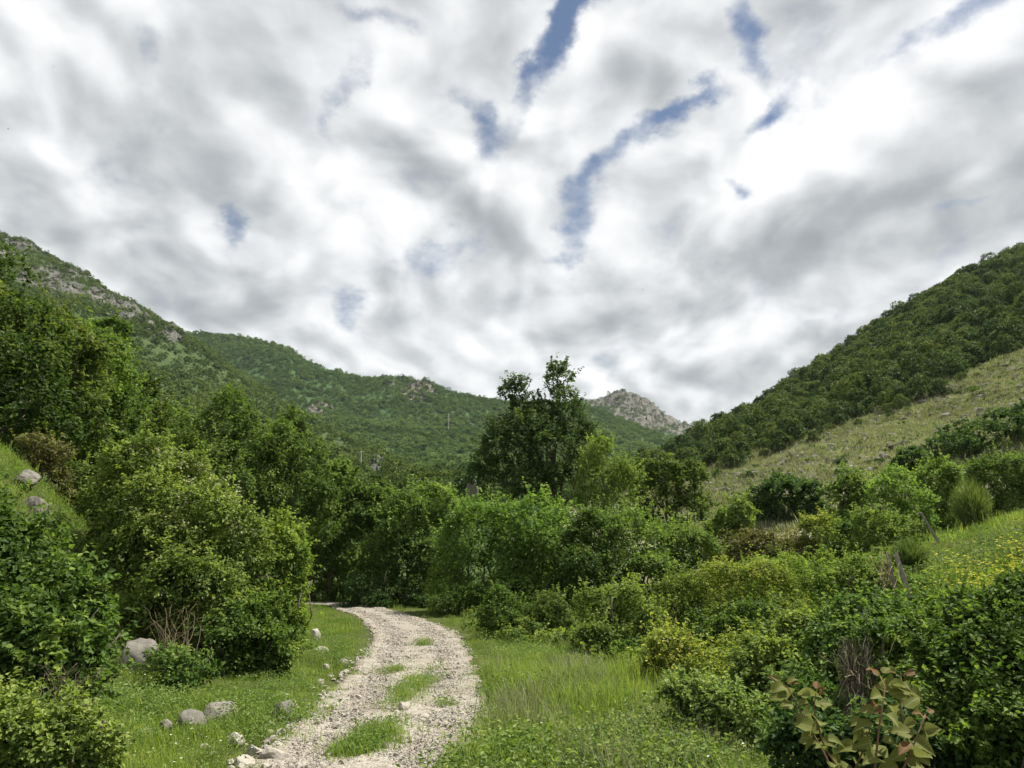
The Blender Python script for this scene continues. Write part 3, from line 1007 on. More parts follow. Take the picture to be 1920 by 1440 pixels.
def clump_mesh(name, V, F, mat, tint=None, quads=None, smooth=False):
    return mesh(name, V, F, mat, smooth, None if tint is None else {'tint': tint}, quads)


# scatter of shared meshes on given points (only for growth and stones nobody could count)
def scatter(name, pts, rot, scl, pick, protos, parent=None, label=None):
    coll = bpy.data.collections.new(name + "_kinds")
    for q, me in enumerate(protos):
        coll.objects.link(bpy.data.objects.new("%s_kind_%02d" % (name, q), me))
    me = bpy.data.meshes.new(name)
    pts = np.ascontiguousarray(pts, np.float32)
    me.vertices.add(len(pts)); me.vertices.foreach_set("co", pts.ravel())
    a = me.attributes.new("turn", 'FLOAT_VECTOR', 'POINT'); a.data.foreach_set("vector", np.ascontiguousarray(rot, np.float32).ravel())
    a = me.attributes.new("size", 'FLOAT_VECTOR', 'POINT'); a.data.foreach_set("vector", np.ascontiguousarray(scl, np.float32).ravel())
    a = me.attributes.new("pick", 'INT', 'POINT'); a.data.foreach_set("value", np.ascontiguousarray(pick, np.int32))
    me.update()
    o = obj(name, me, parent)
    o["kind"] = "stuff"
    if label: o["label"] = label
    ng = bpy.data.node_groups.new(name + "_scatter", 'GeometryNodeTree')
    ng.interface.new_socket("Geometry", in_out='INPUT', socket_type='NodeSocketGeometry')
    ng.interface.new_socket("Geometry", in_out='OUTPUT', socket_type='NodeSocketGeometry')
    G = ng.nodes.new
    gi, go = G('NodeGroupInput'), G('NodeGroupOutput')
    ci = G('GeometryNodeCollectionInfo'); ci.inputs['Collection'].default_value = coll
    ci.inputs['Separate Children'].default_value = True; ci.inputs['Reset Children'].default_value = True
    iop = G('GeometryNodeInstanceOnPoints'); iop.inputs['Pick Instance'].default_value = True

    def named(t, nm):
        x = G('GeometryNodeInputNamedAttribute'); x.data_type = t; x.inputs['Name'].default_value = nm
        return [s for s in x.outputs if s.enabled and s.name == 'Attribute'][0]
    e2r = G('FunctionNodeEulerToRotation')
    lk = ng.links.new
    lk(gi.outputs[0], iop.inputs['Points']); lk(ci.outputs[0], iop.inputs['Instance'])
    lk(named('INT', 'pick'), iop.inputs['Instance Index'])
    lk(named('FLOAT_VECTOR', 'turn'), e2r.inputs[0]); lk(e2r.outputs[0], iop.inputs['Rotation'])
    lk(named('FLOAT_VECTOR', 'size'), iop.inputs['Scale'])
    lk(iop.outputs[0], go.inputs[0])
    md = o.modifiers.new("scatter", 'NODES'); md.node_group = ng
    return o


def zrot(rng, n, tilt=0.12):
    return np.stack([rng.normal(size=n) * tilt, rng.normal(size=n) * tilt, rng.random(n) * 6.283], 1)


def uni(rng, n, a, b, squash=0.0):
    s = rng.uniform(a, b, n)
    out = np.stack([s, s, s], 1)
    if squash: out *= 1 + rng.normal(size=(n, 3)) * squash
    return out


# ------------------------------------------------------------------ forest on the hills
def tree_proto(rng, n, leaf, mat, h=1.0, wide=0.9, clus=20, nl=9, trunk=True, bushy=False, matbark='bark'):
    """a small broadleaf tree about 2 units across; foot at the origin. returns crown mesh, trunk mesh"""
    lob = []
    for q in range(nl):
        a = q * 2.4 + rng.random()
        r = rng.uniform(0.25, 0.62) * wide
        z = rng.uniform(0.35, 1.25) * h if not bushy else rng.uniform(0.15, 0.75) * h
        r *= 1.15 - 0.55 * z / (1.5 * h)
        s = rng.uniform(0.30, 0.48)
        lob.append((math.cos(a) * r, math.sin(a) * r, z, s * 1.15, s * 1.15, s))
    lob.append((0, 0, (1.15 if not bushy else 0.6) * h, 0.45, 0.45, 0.45))
    fol = foliage(rng, np.array(lob), n, leaf, clus=clus, cr=0.26, shell=(0.7, 1.08), shoots=0.12, shoot_len=1.6)
    crown = leaf_mesh("crown", fol, mat)
    tm = None
    if trunk:
        main = wavy(rng, [0, 0, -0.2], [0.05, 0.03, 0.9 * h], 6, 0.05)
        parts = [tube(main, np.linspace(0.07, 0.02, 6), 6)]
        for l in lob[:6]:
            parts.append(tube(wavy(rng, main[2], l[:3], 5, 0.1), np.linspace(0.035, 0.008, 5), 4))
        V, F, Q = join(parts)
        tm = mesh("trunk", V, F, M[matbark], True, quads=Q)
    return crown, tm


rf = np.random.default_rng(5)
far_protos = [tree_proto(rf, 520, 0.20, M['farforest'], h=rf.uniform(0.7, 1.0), wide=1.1, clus=16, nl=8, trunk=False)[0] for _ in range(6)]

ridge_protos = [tree_proto(rf, 420, 0.21, M['ridgeforest'], h=rf.uniform(0.6, 0.95), wide=1.1, clus=16, nl=8, trunk=False)[0] for _ in range(5)]


def far_wood(name, label, hl, spacing, tmin, tmax, size, seed, protos, rock_keep=0.3, thin=0.0):
    rng = np.random.default_rng(seed)
    _, _, _, _, _, area = sample_hill(hl, 10, tmin, tmax, rng)
    n = int(area / spacing ** 2)
    pt, rock, t, xp, yp = sample_hill(hl, n, tmin, tmax, rng)[:5]
    nz = fbm(pt[:, 0] / 55, (pt[:, 1] + pt[:, 2]) / 55, 3, seed)
    ok = (rock * (rng.random(n) > rock_keep) + 0.9 * fbm(pt[:, 0] / 14, (pt[:, 1] + pt[:, 2] * 2) / 14, 3, seed + 3) < 0.62) & (nz > -0.45 + thin)
    pt = pt[ok]; n = len(pt)
    pt[:, 2] -= 0.4
    s = rng.uniform(size[0], size[1], n) * (1 + 0.5 * fbm(pt[:, 0] / 30, pt[:, 1] / 30, 2, seed + 9))
    scl = np.stack([s, s, s * rng.uniform(0.8, 1.15, n)], 1)
    o = scatter(name, pt, zrot(rng, n, 0.06), scl, rng.integers(0, len(protos), n), protos)
    return tag(o, label, None, None, "stuff")


far_wood("back_mountain_forest", "dense green forest covering the far mountain", back_hill, 5.4, 0.25, 3.15, (2.4, 4.8), 101, far_protos)
far_wood("peak_forest", "bluish green forest below the far rocky peak", peak, 8.2, 0.6, 3.1, (3.2, 5.6), 102, far_protos)
far_wood("left_mountain_forest", "dense forest on the steep left mountain", left_hill, 4.8, 1.3, 3.1, (1.6, 3.6), 103, ridge_protos, thin=0.12)

hill_protos = [tree_proto(rf, 2600, 0.105, M['forest'], h=rf.uniform(0.7, 1.3), wide=rf.uniform(.75, 1.1), clus=20, nl=int(rf.integers(7, 13))) for _ in range(8)]
far_wood("lower_left_hill_forest", "green broadleaf wood on the lower left hillside", left_hill, 4.3, 0.25, 1.35, (1.9, 3.4), 104, [p[0] for p in hill_protos])

# right hillside: trees one can tell apart
rng = np.random.default_rng(77)
pt, rock, t, xp, yp = sample_hill(right_hill, 10000, 1.80, 3.12, rng)[:5]
low = t < 2.0
ok = (rock < 0.5) & ~(low & (rng.random(len(t)) < 0.60 + 2.4 * (1.95 - t) + 1.3 * fbm(pt[:, 0] / 9, pt[:, 1] / 9, 2, 71))) & (fbm(pt[:, 0] / 20, pt[:, 1] / 20, 3, 7) > -0.42)
pt, t, xp = pt[ok], t[ok], xp[ok]
sel, cell = [], {}
for q in np.arange(len(pt)):           # keep trees apart
    c = (int(pt[q, 0] // 3.5), int(pt[q, 1] // 3.5))
    if cell.get(c, 0) < 1:
        cell[c] = 1
        sel.append(q)
pt, t, xp = pt[sel], t[sel], xp[sel]
order = np.argsort(np.linalg.norm(pt - [0, 0, CAMZ], axis=1))
inview = order[(xp[order] > -20) & (xp[order] < 1940)]
single = set(inview[:285].tolist())
sizes = (1.4 + 2.8 * rng.random(len(pt)) ** 1.8) * np.where(t < 1.97, .62, 1.0)
for q in inview[:285]:
    cr_, tr_ = hill_protos[int(rng.integers(0, 8))]
    sz = sizes[q]
    r = bpy.data.objects.new("hillside_tree", None)
    r.empty_display_size = 0.3
    r.location = pt[q] - [0, 0, 0.3]
    r.rotation_euler = (0, 0, rng.random() * 6.28)
    r.scale = (sz, sz, sz * rng.uniform(0.8, 1.1))
    link(r)
    tag(r, "broadleaf tree on the lower edge of the right hillside wood, above the pale slope" if t[q] < 2.1 else
        "small broadleaf tree on the skyline of the right hill" if t[q] > 2.85 else
        "dark green broadleaf tree inside the wood covering the upper right hillside", "tree", "trees of the right hillside wood")
    c = obj("crown", cr_, r); k = obj("trunk", tr_, r)
rest = np.array([q for q in range(len(pt)) if q not in single])
o = scatter("right_hill_forest", pt[rest] - [0, 0, 0.3], zrot(rng, len(rest), 0.05), np.stack([sizes[rest]] * 3, 1), rng.integers(0, 8, len(rest)), [p[0] for p in hill_protos])
tag(o, "farther trees of the wood on the right hill", kind="stuff")

# small bushes dotted over the pale slope
bush_protos = [tree_proto(rf, 700, 0.17, M['darkbush'], h=0.8, clus=16, nl=7, bushy=True) for _ in range(3)]
pt, rock, t, xp, yp = sample_hill(right_hill, 1500, 1.0, 1.97, rng, (1300, 1960))[:5]
dens = fbm(pt[:, 0] / 25, pt[:, 1] / 25, 2, 91)
pt = pt[(dens + rng.normal(size=len(pt)) * 0.25 > 0.36)][:150]
for q in range(len(pt)):
    cr_, tr_ = bush_protos[int(rng.integers(0, 3))]
    sz = rng.uniform(0.25, 0.75) * (1.6 if rng.random() < 0.15 else 1.0)
    r = bpy.data.objects.new("scrub_bush", None)
    r.location = pt[q] - [0, 0, 0.05]; r.rotation_euler = (0, 0, rng.random() * 6.28); r.scale = (sz, sz, sz)
    link(r)
    tag(r, "small dark scrub bush dotted on the pale grassy slope", "bush", "scrub bushes on the pale slope")
    obj("foliage", cr_, r); obj("stems", tr_, r)


# grass tufts
def blade_tuft(rng, n, h, spread, width, lean=0.5, seg=2, tint0=0.5):
    bx = rng.normal(size=(n, 2)) * spread * 0.5
    a = rng.random(n) * 6.283
    hh = h * rng.uniform(0.45, 1.15, n)
    le = lean * rng.uniform(0.15, 1.2, n) * hh
    w = width * rng.uniform(0.7, 1.3, n)
    dx, dy = np.cos(a), np.sin(a)
    sx, sy = -dy, dx
    b = np.stack([bx[:, 0], bx[:, 1], np.full(n, -0.02)], 1)
    m = b + np.stack([dx * le * 0.35, dy * le * 0.35, hh * 0.62], 1)
    tp = b + np.stack([dx * le, dy * le, hh], 1)
    s_ = np.stack([sx, sy, np.zeros(n)], 1) * w[:, None] * 0.5
    V = np.stack([b - s_, b + s_, m - s_ * 0.75, m + s_ * 0.75, tp], 1).reshape(-1, 3)
    k = np.arange(n) * 5
    F = np.concatenate([np.stack([k, k + 1, k + 3], 1), np.stack([k, k + 3, k + 2], 1), np.stack([k + 2, k + 3, k + 4], 1)])
    tint = np.repeat(np.clip(tint0 + 0.2 * rng.normal(size=n), 0, 1), 5)
    return V, F, tint


def broad_tuft(rng, n, r, leaf, mat, up=0.6, h=0.12):
    a = rng.random(n) * 6.283; q = r * np.sqrt(rng.random(n))
    C = np.stack([np.cos(a) * q, np.sin(a) * q, h * rng.random(n) + 0.02], 1)
    O = np.stack([np.cos(a), np.sin(a), np.full(n, 0.4)], 1)
    N = nrm(np.array([0, 0, up]) + rng.normal(size=(n, 3)) * 0.35)
    D = nrm(O + rng.normal(size=(n, 3)) * 0.4); D = nrm(D - N * (D * N).sum(1, keepdims=True))
    L = leaf * rng.uniform(0.6, 1.3, n)
    V, F = leaf_arrays(C, D, N, L, L * 0.5)
    return mesh("weed", V, F, mat, False, {'tint': np.repeat(np.clip(0.5 + 0.2 * rng.normal(size=n), 0, 1), 4)})


def tuft(rng, *a, mat='grass', **k):
    V, F, t = blade_tuft(rng, *a, **k)
    return mesh("tuft", V, F, M[mat], False, {'tint': t})


rg = np.random.default_rng(9)
short = [tuft(rg, 34, 0.10, 0.22, 0.007, tint0=0.55) for _ in range(3)]
mid = [tuft(rg, 34, 0.20, 0.22, 0.007, lean=0.6, tint0=0.5) for _ in range(3)]
tall = [tuft(rg, 26, 0.36, 0.20, 0.006, lean=0.5, tint0=0.62) for _ in range(3)]
weeds = [broad_tuft(rg, 34, 0.16, 0.050, M['weed']), broad_tuft(rg, 60, 0.2, 0.032, M['weed'], h=0.2), broad_tuft(rg, 44, 0.18, 0.036, M['weed'], h=0.1)]
straw = [tuft(rg, 22, 0.34, 0.22, 0.006, lean=0.45, tint0=0.45, mat='scrubgrass') for _ in range(2)]
herbs = [broad_tuft(rg, 70, 0.22, 0.036, M['weed'], h=0.22, up=.5), broad_tuft(rg, 70, 0.26, 0.035, M['hawthorn'], h=0.26, up=.5)]
kinds = short + mid + tall + weeds + straw + herbs

rng = np.random.default_rng(123)
n = 52000
d = 3.2 * (38 / 3.2) ** rng.random(n)
px = rng.uniform(-120, 2040, n)
x = (px - 960) / FPX * d * 1.03
y = d
s_ = path_s(x, y)
edge_n = 0.13 * fbm(x * 2.2, y * 2.2, 3, 44)
rs = np.abs(s_) + edge_n
patch = np.zeros(n)


def seen_patch(px0, py0, rx, ry):
    c = on_ground(px0, py0)
    e = on_ground(px0 + rx, py0); f = on_ground(px0, py0 - ry)
    return c, abs(e[0] - c[0]), abs(f[1] - c[1])


for (a, b, c, e) in [(700, 1392, 52, 36), (772, 1296, 42, 36), (756, 1312, 30, 20), (790, 1212, 16, 7), (740, 1265, 26, 6), (836, 1325, 16, 5), (660, 1418, 30, 16), (806, 1228, 14, 4)]:
    cc, r1, r2 = seen_patch(a, b, c, e)
    q = ((x - cc[0]) / r1) ** 2 + ((y - cc[1]) / r2) ** 2
    patch = np.maximum(patch, np.clip(0.75 - q + 2.0 * fbm(x * 5, y * 5, 3, 8), 0, 0.8))
ok = (rs > 0.92) | (patch > rng.random(n) * 0.8)
# thin, worn verge on the left of the track where stones lie
verge = (s_ < -0.9) & (s_ > -1.45) & (rng.random(n) < 0.45)
ok &= ~verge
x, y, d, s_, patch, rs = x[ok], y[ok], d[ok], s_[ok], patch[ok], rs[ok]
n = len(x)
z = H(x, y)
k1 = fbm(x / 1.1, y / 1.1, 3, 201); k2 = fbm(x / 2.6, y / 2.6, 3, 202)
kind = np.where(rng.random(n) < 0.5 + k1, rng.integers(3, 6, n), rng.integers(0, 3, n))
kind = np.where((k2 + rng.normal(size=n) * 0.12 > 0.24) & (x > -1), rng.integers(6, 9, n), kind)
kind = np.where((k1 < -0.12) & (rng.random(n) < 0.55), rng.integers(9, 12, n), kind)
kind = np.where(rng.random(n) < 0.10, rng.integers(9, 12, n), kind)
k3 = fbm(x / 0.8, y / 0.8, 3, 203); k4 = fbm(x / 1.7, y / 1.7, 3, 204)
kind = np.where((k3 > 0.20) & (x > -2) & (rng.random(n) < 0.45), rng.integers(12, 14, n), kind)
kind = np.where((k4 > 0.12) & (rng.random(n) < 0.3), rng.integers(14, 16, n), kind)
nearpath = rs < 1.25
kind = np.where((x > .5) & (rng.random(n) < .07), rng.integers(12, 14, n), kind)
kind = np.where(nearpath, np.where(rng.random(n) < 0.2, rng.integers(9, 12, n), rng.integers(0, 3, n)), kind)
scl = uni(rng, n, 0.5, 1.2) * (0.9 + 0.9 * fbm(x / 0.9, y / 0.9, 2, 205))[:, None] * np.clip(1.12 - d[:, None] / 60, 0.6, 1.1) * np.where(nearpath, 0.8, 1.0)[:, None]
scl[:, 2] *= np.where(patch > 0, 1.1, 1.0)
# the grass that grows in the middle of the track stands thicker
ex, ey = [], []
for (a, b, c, e, m) in [(708, 1386, 40, 26, 130), (682, 1406, 34, 16, 50), (780, 1290, 34, 22, 64), (752, 1316, 26, 14, 50), (790, 1212, 14, 6, 20), (836, 1325, 16, 5, 12), (660, 1420, 24, 12, 36), (740, 1262, 24, 5, 20)]:
    cc, r1, r2 = seen_patch(a, b, c, e)
    aa = rng.random(m) * 6.283; qq = np.abs(rng.normal(size=m)) * .72 * (1 + 0.5 * fbm(np.cos(aa) * 2 + a, np.sin(aa) * 2 + b, 2, 3))
    ex.append(cc[0] + np.cos(aa) * qq * r1); ey.append(cc[1] + np.sin(aa) * qq * r2)
ex, ey = np.concatenate(ex), np.concatenate(ey); m = len(ex)
x, y = np.concatenate([x, ex]), np.concatenate([y, ey]); z = np.concatenate([z, H(ex, ey)])
kind = np.concatenate([kind, np.where(rng.random(m) < .35, rng.integers(9, 12, m), np.where(rng.random(m) < .5, rng.integers(3, 6, m), rng.integers(0, 3, m)))])
scl = np.vstack([scl, uni(rng, m, 0.5, 0.95)]); n = len(x)
o = scatter("meadow_grass", np.stack([x, y, z], 1), zrot(rng, n, 0.15), scl, kind, kinds)
tag(o, "green and straw tinged grass with weeds beside the track", kind="stuff")

# meadow and bank farther off
tallfar = [tuft(rg, 40, 0.45, 0.5, 0.022, lean=0.5, tint0=0.5) for _ in range(4)] + [broad_tuft(rg, 60, 0.35, 0.11, M['weed'], h=0.3)]
n = 9000
y = rng.uniform(12, 48, n); x = rng.uniform(-26, 34, n)
ok = (np.abs(x) < y * 0.8 + 3) & (np.abs(path_s(x, y)) > 1.3) & ((x > 4) | (x < -4))
x, y = x[ok], y[ok]; n = len(x)
o = scatter("rough_grass", np.stack([x, y, H(x, y)], 1), zrot(rng, n, 0.15), uni(rng, n, 0.6, 1.2) * np.where(x < 0, 0.42, 0.75)[:, None], rng.integers(0, 5, n), tallfar)
tag(o, "rough grass on the banks left and right", kind="stuff")

# pale scrub grass and stones of the right slope
scrub = [tuft(rg, 30, 0.42, 0.7, 0.05, lean=0.7, mat='scrubgrass') for _ in range(4)] + [tree_proto(rg, 90, 0.4, M['olive'], h=0.6, clus=10, nl=4, trunk=False, bushy=True)[0]]
pt, rock, t, xp, yp = sample_hill(right_hill, 26000, 0.3, 2.15, rng, (1200, 2050))[:5]
n = len(pt)
kk = np.where(rng.random(n) < 0.10, 4, rng.integers(0, 4, n))
sc = uni(rng, n, 0.6, 1.3) * np.where(kk == 4, 0.42, 1.0)[:, None]
o = scatter("slope_scrub_grass", pt, zrot(rng, n, 0.2), sc, kk, scrub)
tag(o, "pale dry grass tussocks over the right slope", kind="stuff")


pt, rock, t, xp, yp = sample_hill(right_hill, 3600, 0.5, 2.1, rng, (1200, 2050))[:5]
pt = pt[fbm(pt[:, 0] / 12, pt[:, 1] / 12, 3, 191) + rng.normal(size=len(pt)) * .2 > 0.08]; n = len(pt)
lowscrub = [tree_proto(rg, 120, 0.34, M[mm], h=0.7, clus=10, nl=5, trunk=False, bushy=True)[0] for mm in ('darkbush', 'olive', 'darkbush', 'hazel')]
o = scatter("low_scrub", pt, zrot(rng, n, 0.1), uni(rng, n, 0.16, 0.45), rng.integers(0, 4, n), lowscrub)
tag(o, "low dark scrub speckling the pale slope", kind="stuff")

# ------------------------------------------------------------------ stones
def stone_mesh(name, rng, sub, mat, flat=0.7, cuts=6, rough=0.10, longer=1.0, smooth=False):
    import bmesh
    bm = bmesh.new()
    bmesh.ops.create_icosphere(bm, subdivisions=sub, radius=1.0)
    V = np.array([v.co for v in bm.verts])
    for _ in range(cuts):
        nn = nrm(rng.normal(size=(1, 3)))[0]
        lim = rng.uniform(0.45, 0.85)
        q = V @ nn
        V = V - np.maximum(q - lim, 0)[:, None] * nn * 0.9
    nz = fbm(V[:, 0] * 1.5 + 7, V[:, 1] * 1.5 + V[:, 2] * 1.1, 4, int(rng.integers(1, 999)))
    nz2 = fbm(V[:, 0] * 5 + 3, V[:, 1] * 5 - V[:, 2] * 4, 3, int(rng.integers(1, 999)))
    V = V * (1 + rough * 2 * nz + rough * 0.8 * nz2)[:, None]
    V *= [longer, 1.0, flat]
    F = np.array([[v.index for v in f.verts] for f in bm.faces])
    bm.free()
    return mesh(name, V, F, mat, smooth)


rs_ = np.random.default_rng(404)
pebbles = [stone_mesh("pebble", rs_, 1, M['gravel'], rs_.uniform(0.45, 0.8), 5, 0.14, rs_.uniform(1, 1.4)) for _ in range(8)]
crags = [stone_mesh("crag", rs_, 3, M['crag'], rs_.uniform(0.9, 1.6), 9, 0.22, rs_.uniform(0.9, 1.3)) for _ in range(5)]
tancrags = [stone_mesh("crag", rs_, 3, M['tancrag'], rs_.uniform(0.9, 1.7), 9, 0.24, rs_.uniform(0.8, 1.2)) for _ in range(5)]

# loose gravel on and beside the track
n = 46000
dd = 3.2 * (30 / 3.2) ** rng.random(n)
k = np.searchsorted(PC[:, 1], dd).clip(0, len(PC) - 1)
ss = rng.normal(size=n) * 0.62
x = PC[k, 0] + (PRs[k, 0] - PLs[k, 0]) / 2 * ss; y = PC[k, 1] + (PRs[k, 1] - PLs[k, 1]) / 2 * ss + rng.normal(size=n) * 0.12
clump = fbm(x * 1.6, y * 1.6, 3, 66)
ok = (np.abs(ss) < 1.16) & (clump + rng.random(n) * 0.9 > 0.10)
x, y, dd, ss, clump = x[ok], y[ok], dd[ok], ss[ok], clump[ok]; n = len(x)
sz = 0.0062 * np.exp(rng.normal(size=n) * 0.5) * np.clip(0.8 + dd / 22, 0.8, 1.7) * (1 + 0.4 * np.clip(clump, 0, 1))
sz *= np.where(np.abs(ss) > 0.9, 1.35, 1.0)
scatter("gravel", np.stack([x, y, H(x, y) + 0.022 - 0.03 * np.clip(np.abs(ss) - 0.9, 0, 1)], 1), zrot(rng, n, 0.6), np.stack([sz] * 3, 1), rng.integers(0, 8, n), pebbles, gravel_path)
# stones that can be picked out one by one
pieces = [stone_mesh("stone", rs_, 1, M['gravel'], rs_.uniform(0.5, 0.8), 5, 0.14, rs_.uniform(1, 1.5)) for _ in range(6)]
n = 230
dd = 4.0 * (16 / 4.0) ** rng.random(n)
k = np.searchsorted(PC[:, 1], dd).clip(0, len(PC) - 1)
ss = np.where(rng.random(n) < 0.5, -1.05 + rng.normal(size=n) * 0.18, rng.uniform(-0.9, 1.05, n))
x = PC[k, 0] + (PRs[k, 0] - PLs[k, 0]) / 2 * ss; y = PC[k, 1] + (PRs[k, 1] - PLs[k, 1]) / 2 * ss
for q in range(n):
    o = bpy.data.objects.new("stone", pieces[q % 6])
    sz = rng.uniform(0.024, 0.05) * (1.25 if abs(ss[q]) > 0.95 else 1)
    o.scale = (sz, sz, sz); o.rotation_euler = (rng.normal() * 0.3, rng.normal() * 0.3, rng.random() * 6.28)
    o.location = (x[q], y[q], float(H(x[q], y[q])) + 0.02)
    o.parent = gravel_path
    COL.objects.link(o)

# crags between the trees of the mountains
def crag_field(name, label, hl, tmin, tmax, count, size, protos, seed, lim=0.60):
    rng = np.random.default_rng(seed)
    pt, rock, t, xp, yp = sample_hill(hl, 60000, tmin, tmax, rng)[:5]
    ok = np.flatnonzero(rock + 0.9 * fbm(pt[:, 0] / 14, (pt[:, 1] + pt[:, 2] * 2) / 14, 3, seed + 3) > lim)[:count]
    pt = pt[ok]; n = len(pt)
    s = size[0] * np.exp(rng.random(n) ** 2 * math.log(size[1] / size[0]))
    scl = np.stack([s, s, s * rng.uniform(0.8, 1.7, n)], 1)
    o = scatter(name, pt - [0, 0, 0.2] * 1, zrot(rng, n, 0.3), scl, rng.integers(0, len(protos), n), protos)
    return tag(o, label, kind="stuff")


crag_field("left_mountain_rock", "grey rock outcrops on the left mountain ridge", left_hill, 2.0, 3.1, 480, (0.6, 2.8), crags, 103)
crag_field("lower_slope_rock", "tan scree and rocks on the wooded slope", left_hill, 0.5, 2.0, 200, (0.25, 0.8), tancrags, 104)
crag_field("back_mountain_rock", "tan rocks near the top of the far mountain", back_hill, 1.5, 3.1, 260, (0.8, 3.0), tancrags, 101)
crag_field("peak_rock", "tan rock ribs on the cliff of the far peak", peak, 1.8, 2.9, 260, (0.8, 3.2), tancrags, 102)
pt, rock, t, xp, yp = sample_hill(right_hill, 9000, 0.7, 2.05, rng, (1250, 2000))[:5]
ok = rng.random(len(pt)) < 0.35 + rock * 0.9
pt = pt[ok]; n = len(pt)
s = 0.11 * np.exp(rng.random(n) ** 2 * 2.0)
o = scatter("slope_stones", pt, zrot(rng, n, 0.4), np.stack([s] * 3, 1), rng.integers(0, 5, n),
            [stone_mesh("slope_stone", rs_, 2, M['boulder'], 0.6, 8, 0.2) for _ in range(5)])
tag(o, "pale stones scattered over the right slope", kind="stuff")

# ------------------------------------------------------------------ trees of the middle distance
BIG = dict(clus=26, cr=0.36, shoots=0.20)
plant("broadleaf_tree", "tree", "tallest dark broadleaf tree at the left edge above the stony bank", M['broadleaf'],
      [(-20, 545, 62, 72), (25, 630, 80, 75, -.6), (-70, 650, 120, 120), (35, 725, 95, 75, -1.2), (-20, 800, 110, 75, -1), (-130, 560, 80, 80), (60, 800, 70, 60, -.6)],
      24, .15, 17000, "broadleaf trees behind the stony bank", trunk=(.28, .8), part='crown', **BIG)
plant("broadleaf_tree", "tree", "dark broadleaf tree second from the left edge behind the stony bank", M['broadleaf'],
      [(95, 610, 48, 46), (110, 670, 74, 66, -.5), (95, 745, 85, 75, -.8), (125, 815, 85, 60, -.8), (150, 720, 60, 60)],
      27, .15, 14000, "broadleaf trees behind the stony bank", trunk=(.24, .8), part='crown', **BIG)
plant("broadleaf_tree", "tree", "broadleaf tree rising behind the hawthorn on the left, third from the left edge", M['hazel'],
      [(185, 650, 48, 46), (195, 715, 70, 66, -.4), (190, 800, 75, 70, -.6), (235, 830, 50, 45)],
      30, .15, 11000, "broadleaf trees behind the stony bank", trunk=(.22, .8), part='crown', **BIG)
plant("broadleaf_tree", "tree", "broadleaf tree between the hawthorn and the wooded slope, fourth from the left edge", M['broadleaf'],
      [(250, 735, 40, 42), (255, 795, 54, 56), (235, 860, 62, 52), (300, 830, 50, 60)],
      33, .16, 9000, "broadleaf trees behind the stony bank", trunk=(.2, .8), part='crown', **BIG)
plant("undergrowth_bush", "bush", "brownish bush at the upper rim of the stony bank", M['brownbush'],
      [(75, 838, 40, 22), (120, 850, 26, 18)], 17, .07, 2200, clus=18)
plant("undergrowth_bush", "bush", "dark bush in the gap between the stony bank and the hawthorn", M['broadleaf'],
      [(165, 930, 46, 40), (190, 985, 40, 44), (140, 900, 30, 26)], 18, .08, 5000, clus=20)
plant("round_tree", "tree", "rounded olive green tree above the hawthorn, nearer the left", M['olive'],
      [(440, 772, 42, 44), (400, 838, 62, 56, -.4), (480, 838, 56, 60, -.3), (435, 905, 88, 70, -.6), (365, 880, 50, 52), (460, 980, 80, 50)],
      30, .115, 17000, "olive green trees above the hawthorn", trunk=(.2, .85), part='crown', clus=24, cr=.34, shoots=.22)
plant("round_tree", "tree", "rounded olive green tree to the right of a taller twin, behind the ivy bush", M['olive'],
      [(545, 808, 36, 38), (528, 862, 54, 54, -.4), (578, 876, 36, 50), (550, 925, 66, 60, -.5), (560, 990, 60, 45)],
      31, .115, 13000, "olive green trees above the hawthorn", trunk=(.18, .85), part='crown', clus=24, cr=.34, shoots=.22)
plant("round_tree", "tree", "lighter green tree half hidden behind the rounded olive trees", M['hazel'],
      [(320, 812, 50, 42), (335, 860, 56, 54), (300, 910, 60, 60)], 37, .15, 8000, None, trunk=(.18, .8), part='crown', clus=22)
plant("small_tree", "tree", "small tree in the gap between the olive tree and the shrubs", M['hazel'],
      [(622, 892, 40, 34), (632, 925, 54, 46), (615, 965, 56, 50)], 37, .15, 7000, "small trees behind the shrub belt", trunk=(.15, .8), part='crown', clus=22)
plant("small_tree", "tree", "small tree with yellowish top behind the middle shrubs", M['hazel'],
      [(700, 950, 60, 34), (690, 980, 70, 46)], 38, .15, 5500, "small trees behind the shrub belt", trunk=(.14, .8), part='crown', clus=22)
plant("small_tree", "tree", "small tree just left of the pale rock pinnacle", M['hazel'],
      [(805, 940, 60, 34), (830, 965, 60, 46), (770, 970, 50, 36)], 37, .15, 6500, "small trees behind the shrub belt", trunk=(.14, .8), part='crown', clus=22)

plant("alder_tree", "tree", "tall dark twin-topped tree standing over the shrubs in the middle", M['alder'],
      [(968, 738, 28, 32), (1046, 712, 38, 30), (1010, 778, 44, 26), (1000, 800, 72, 50, -.2), (1066, 780, 46, 50), (945, 845, 54, 56, -.4), (1035, 850, 82, 66, -.5), (922, 890, 44, 42), (1005, 905, 80, 45, -.4), (1092, 840, 36, 50), (968, 782, 30, 30)],
      34, .125, 23000, trunk=(.25, .85), part='crown', clus=20, cr=.34, shoots=.28, shell=(.6, 1.08))
plant("birch_tree", "tree", "slender pale-stemmed tree with thin yellowish leaves beside the tall dark tree", M['olive'],
      [(1130, 850, 34, 40), (1118, 905, 46, 50), (1168, 905, 36, 42), (1145, 955, 54, 45), (1105, 960, 40, 40)],
      31, .10, 9000, trunk=(.12, .95), bark='palebark', part='crown', clus=16, cr=.30, shoots=.35, shell=(.4, 1.05))
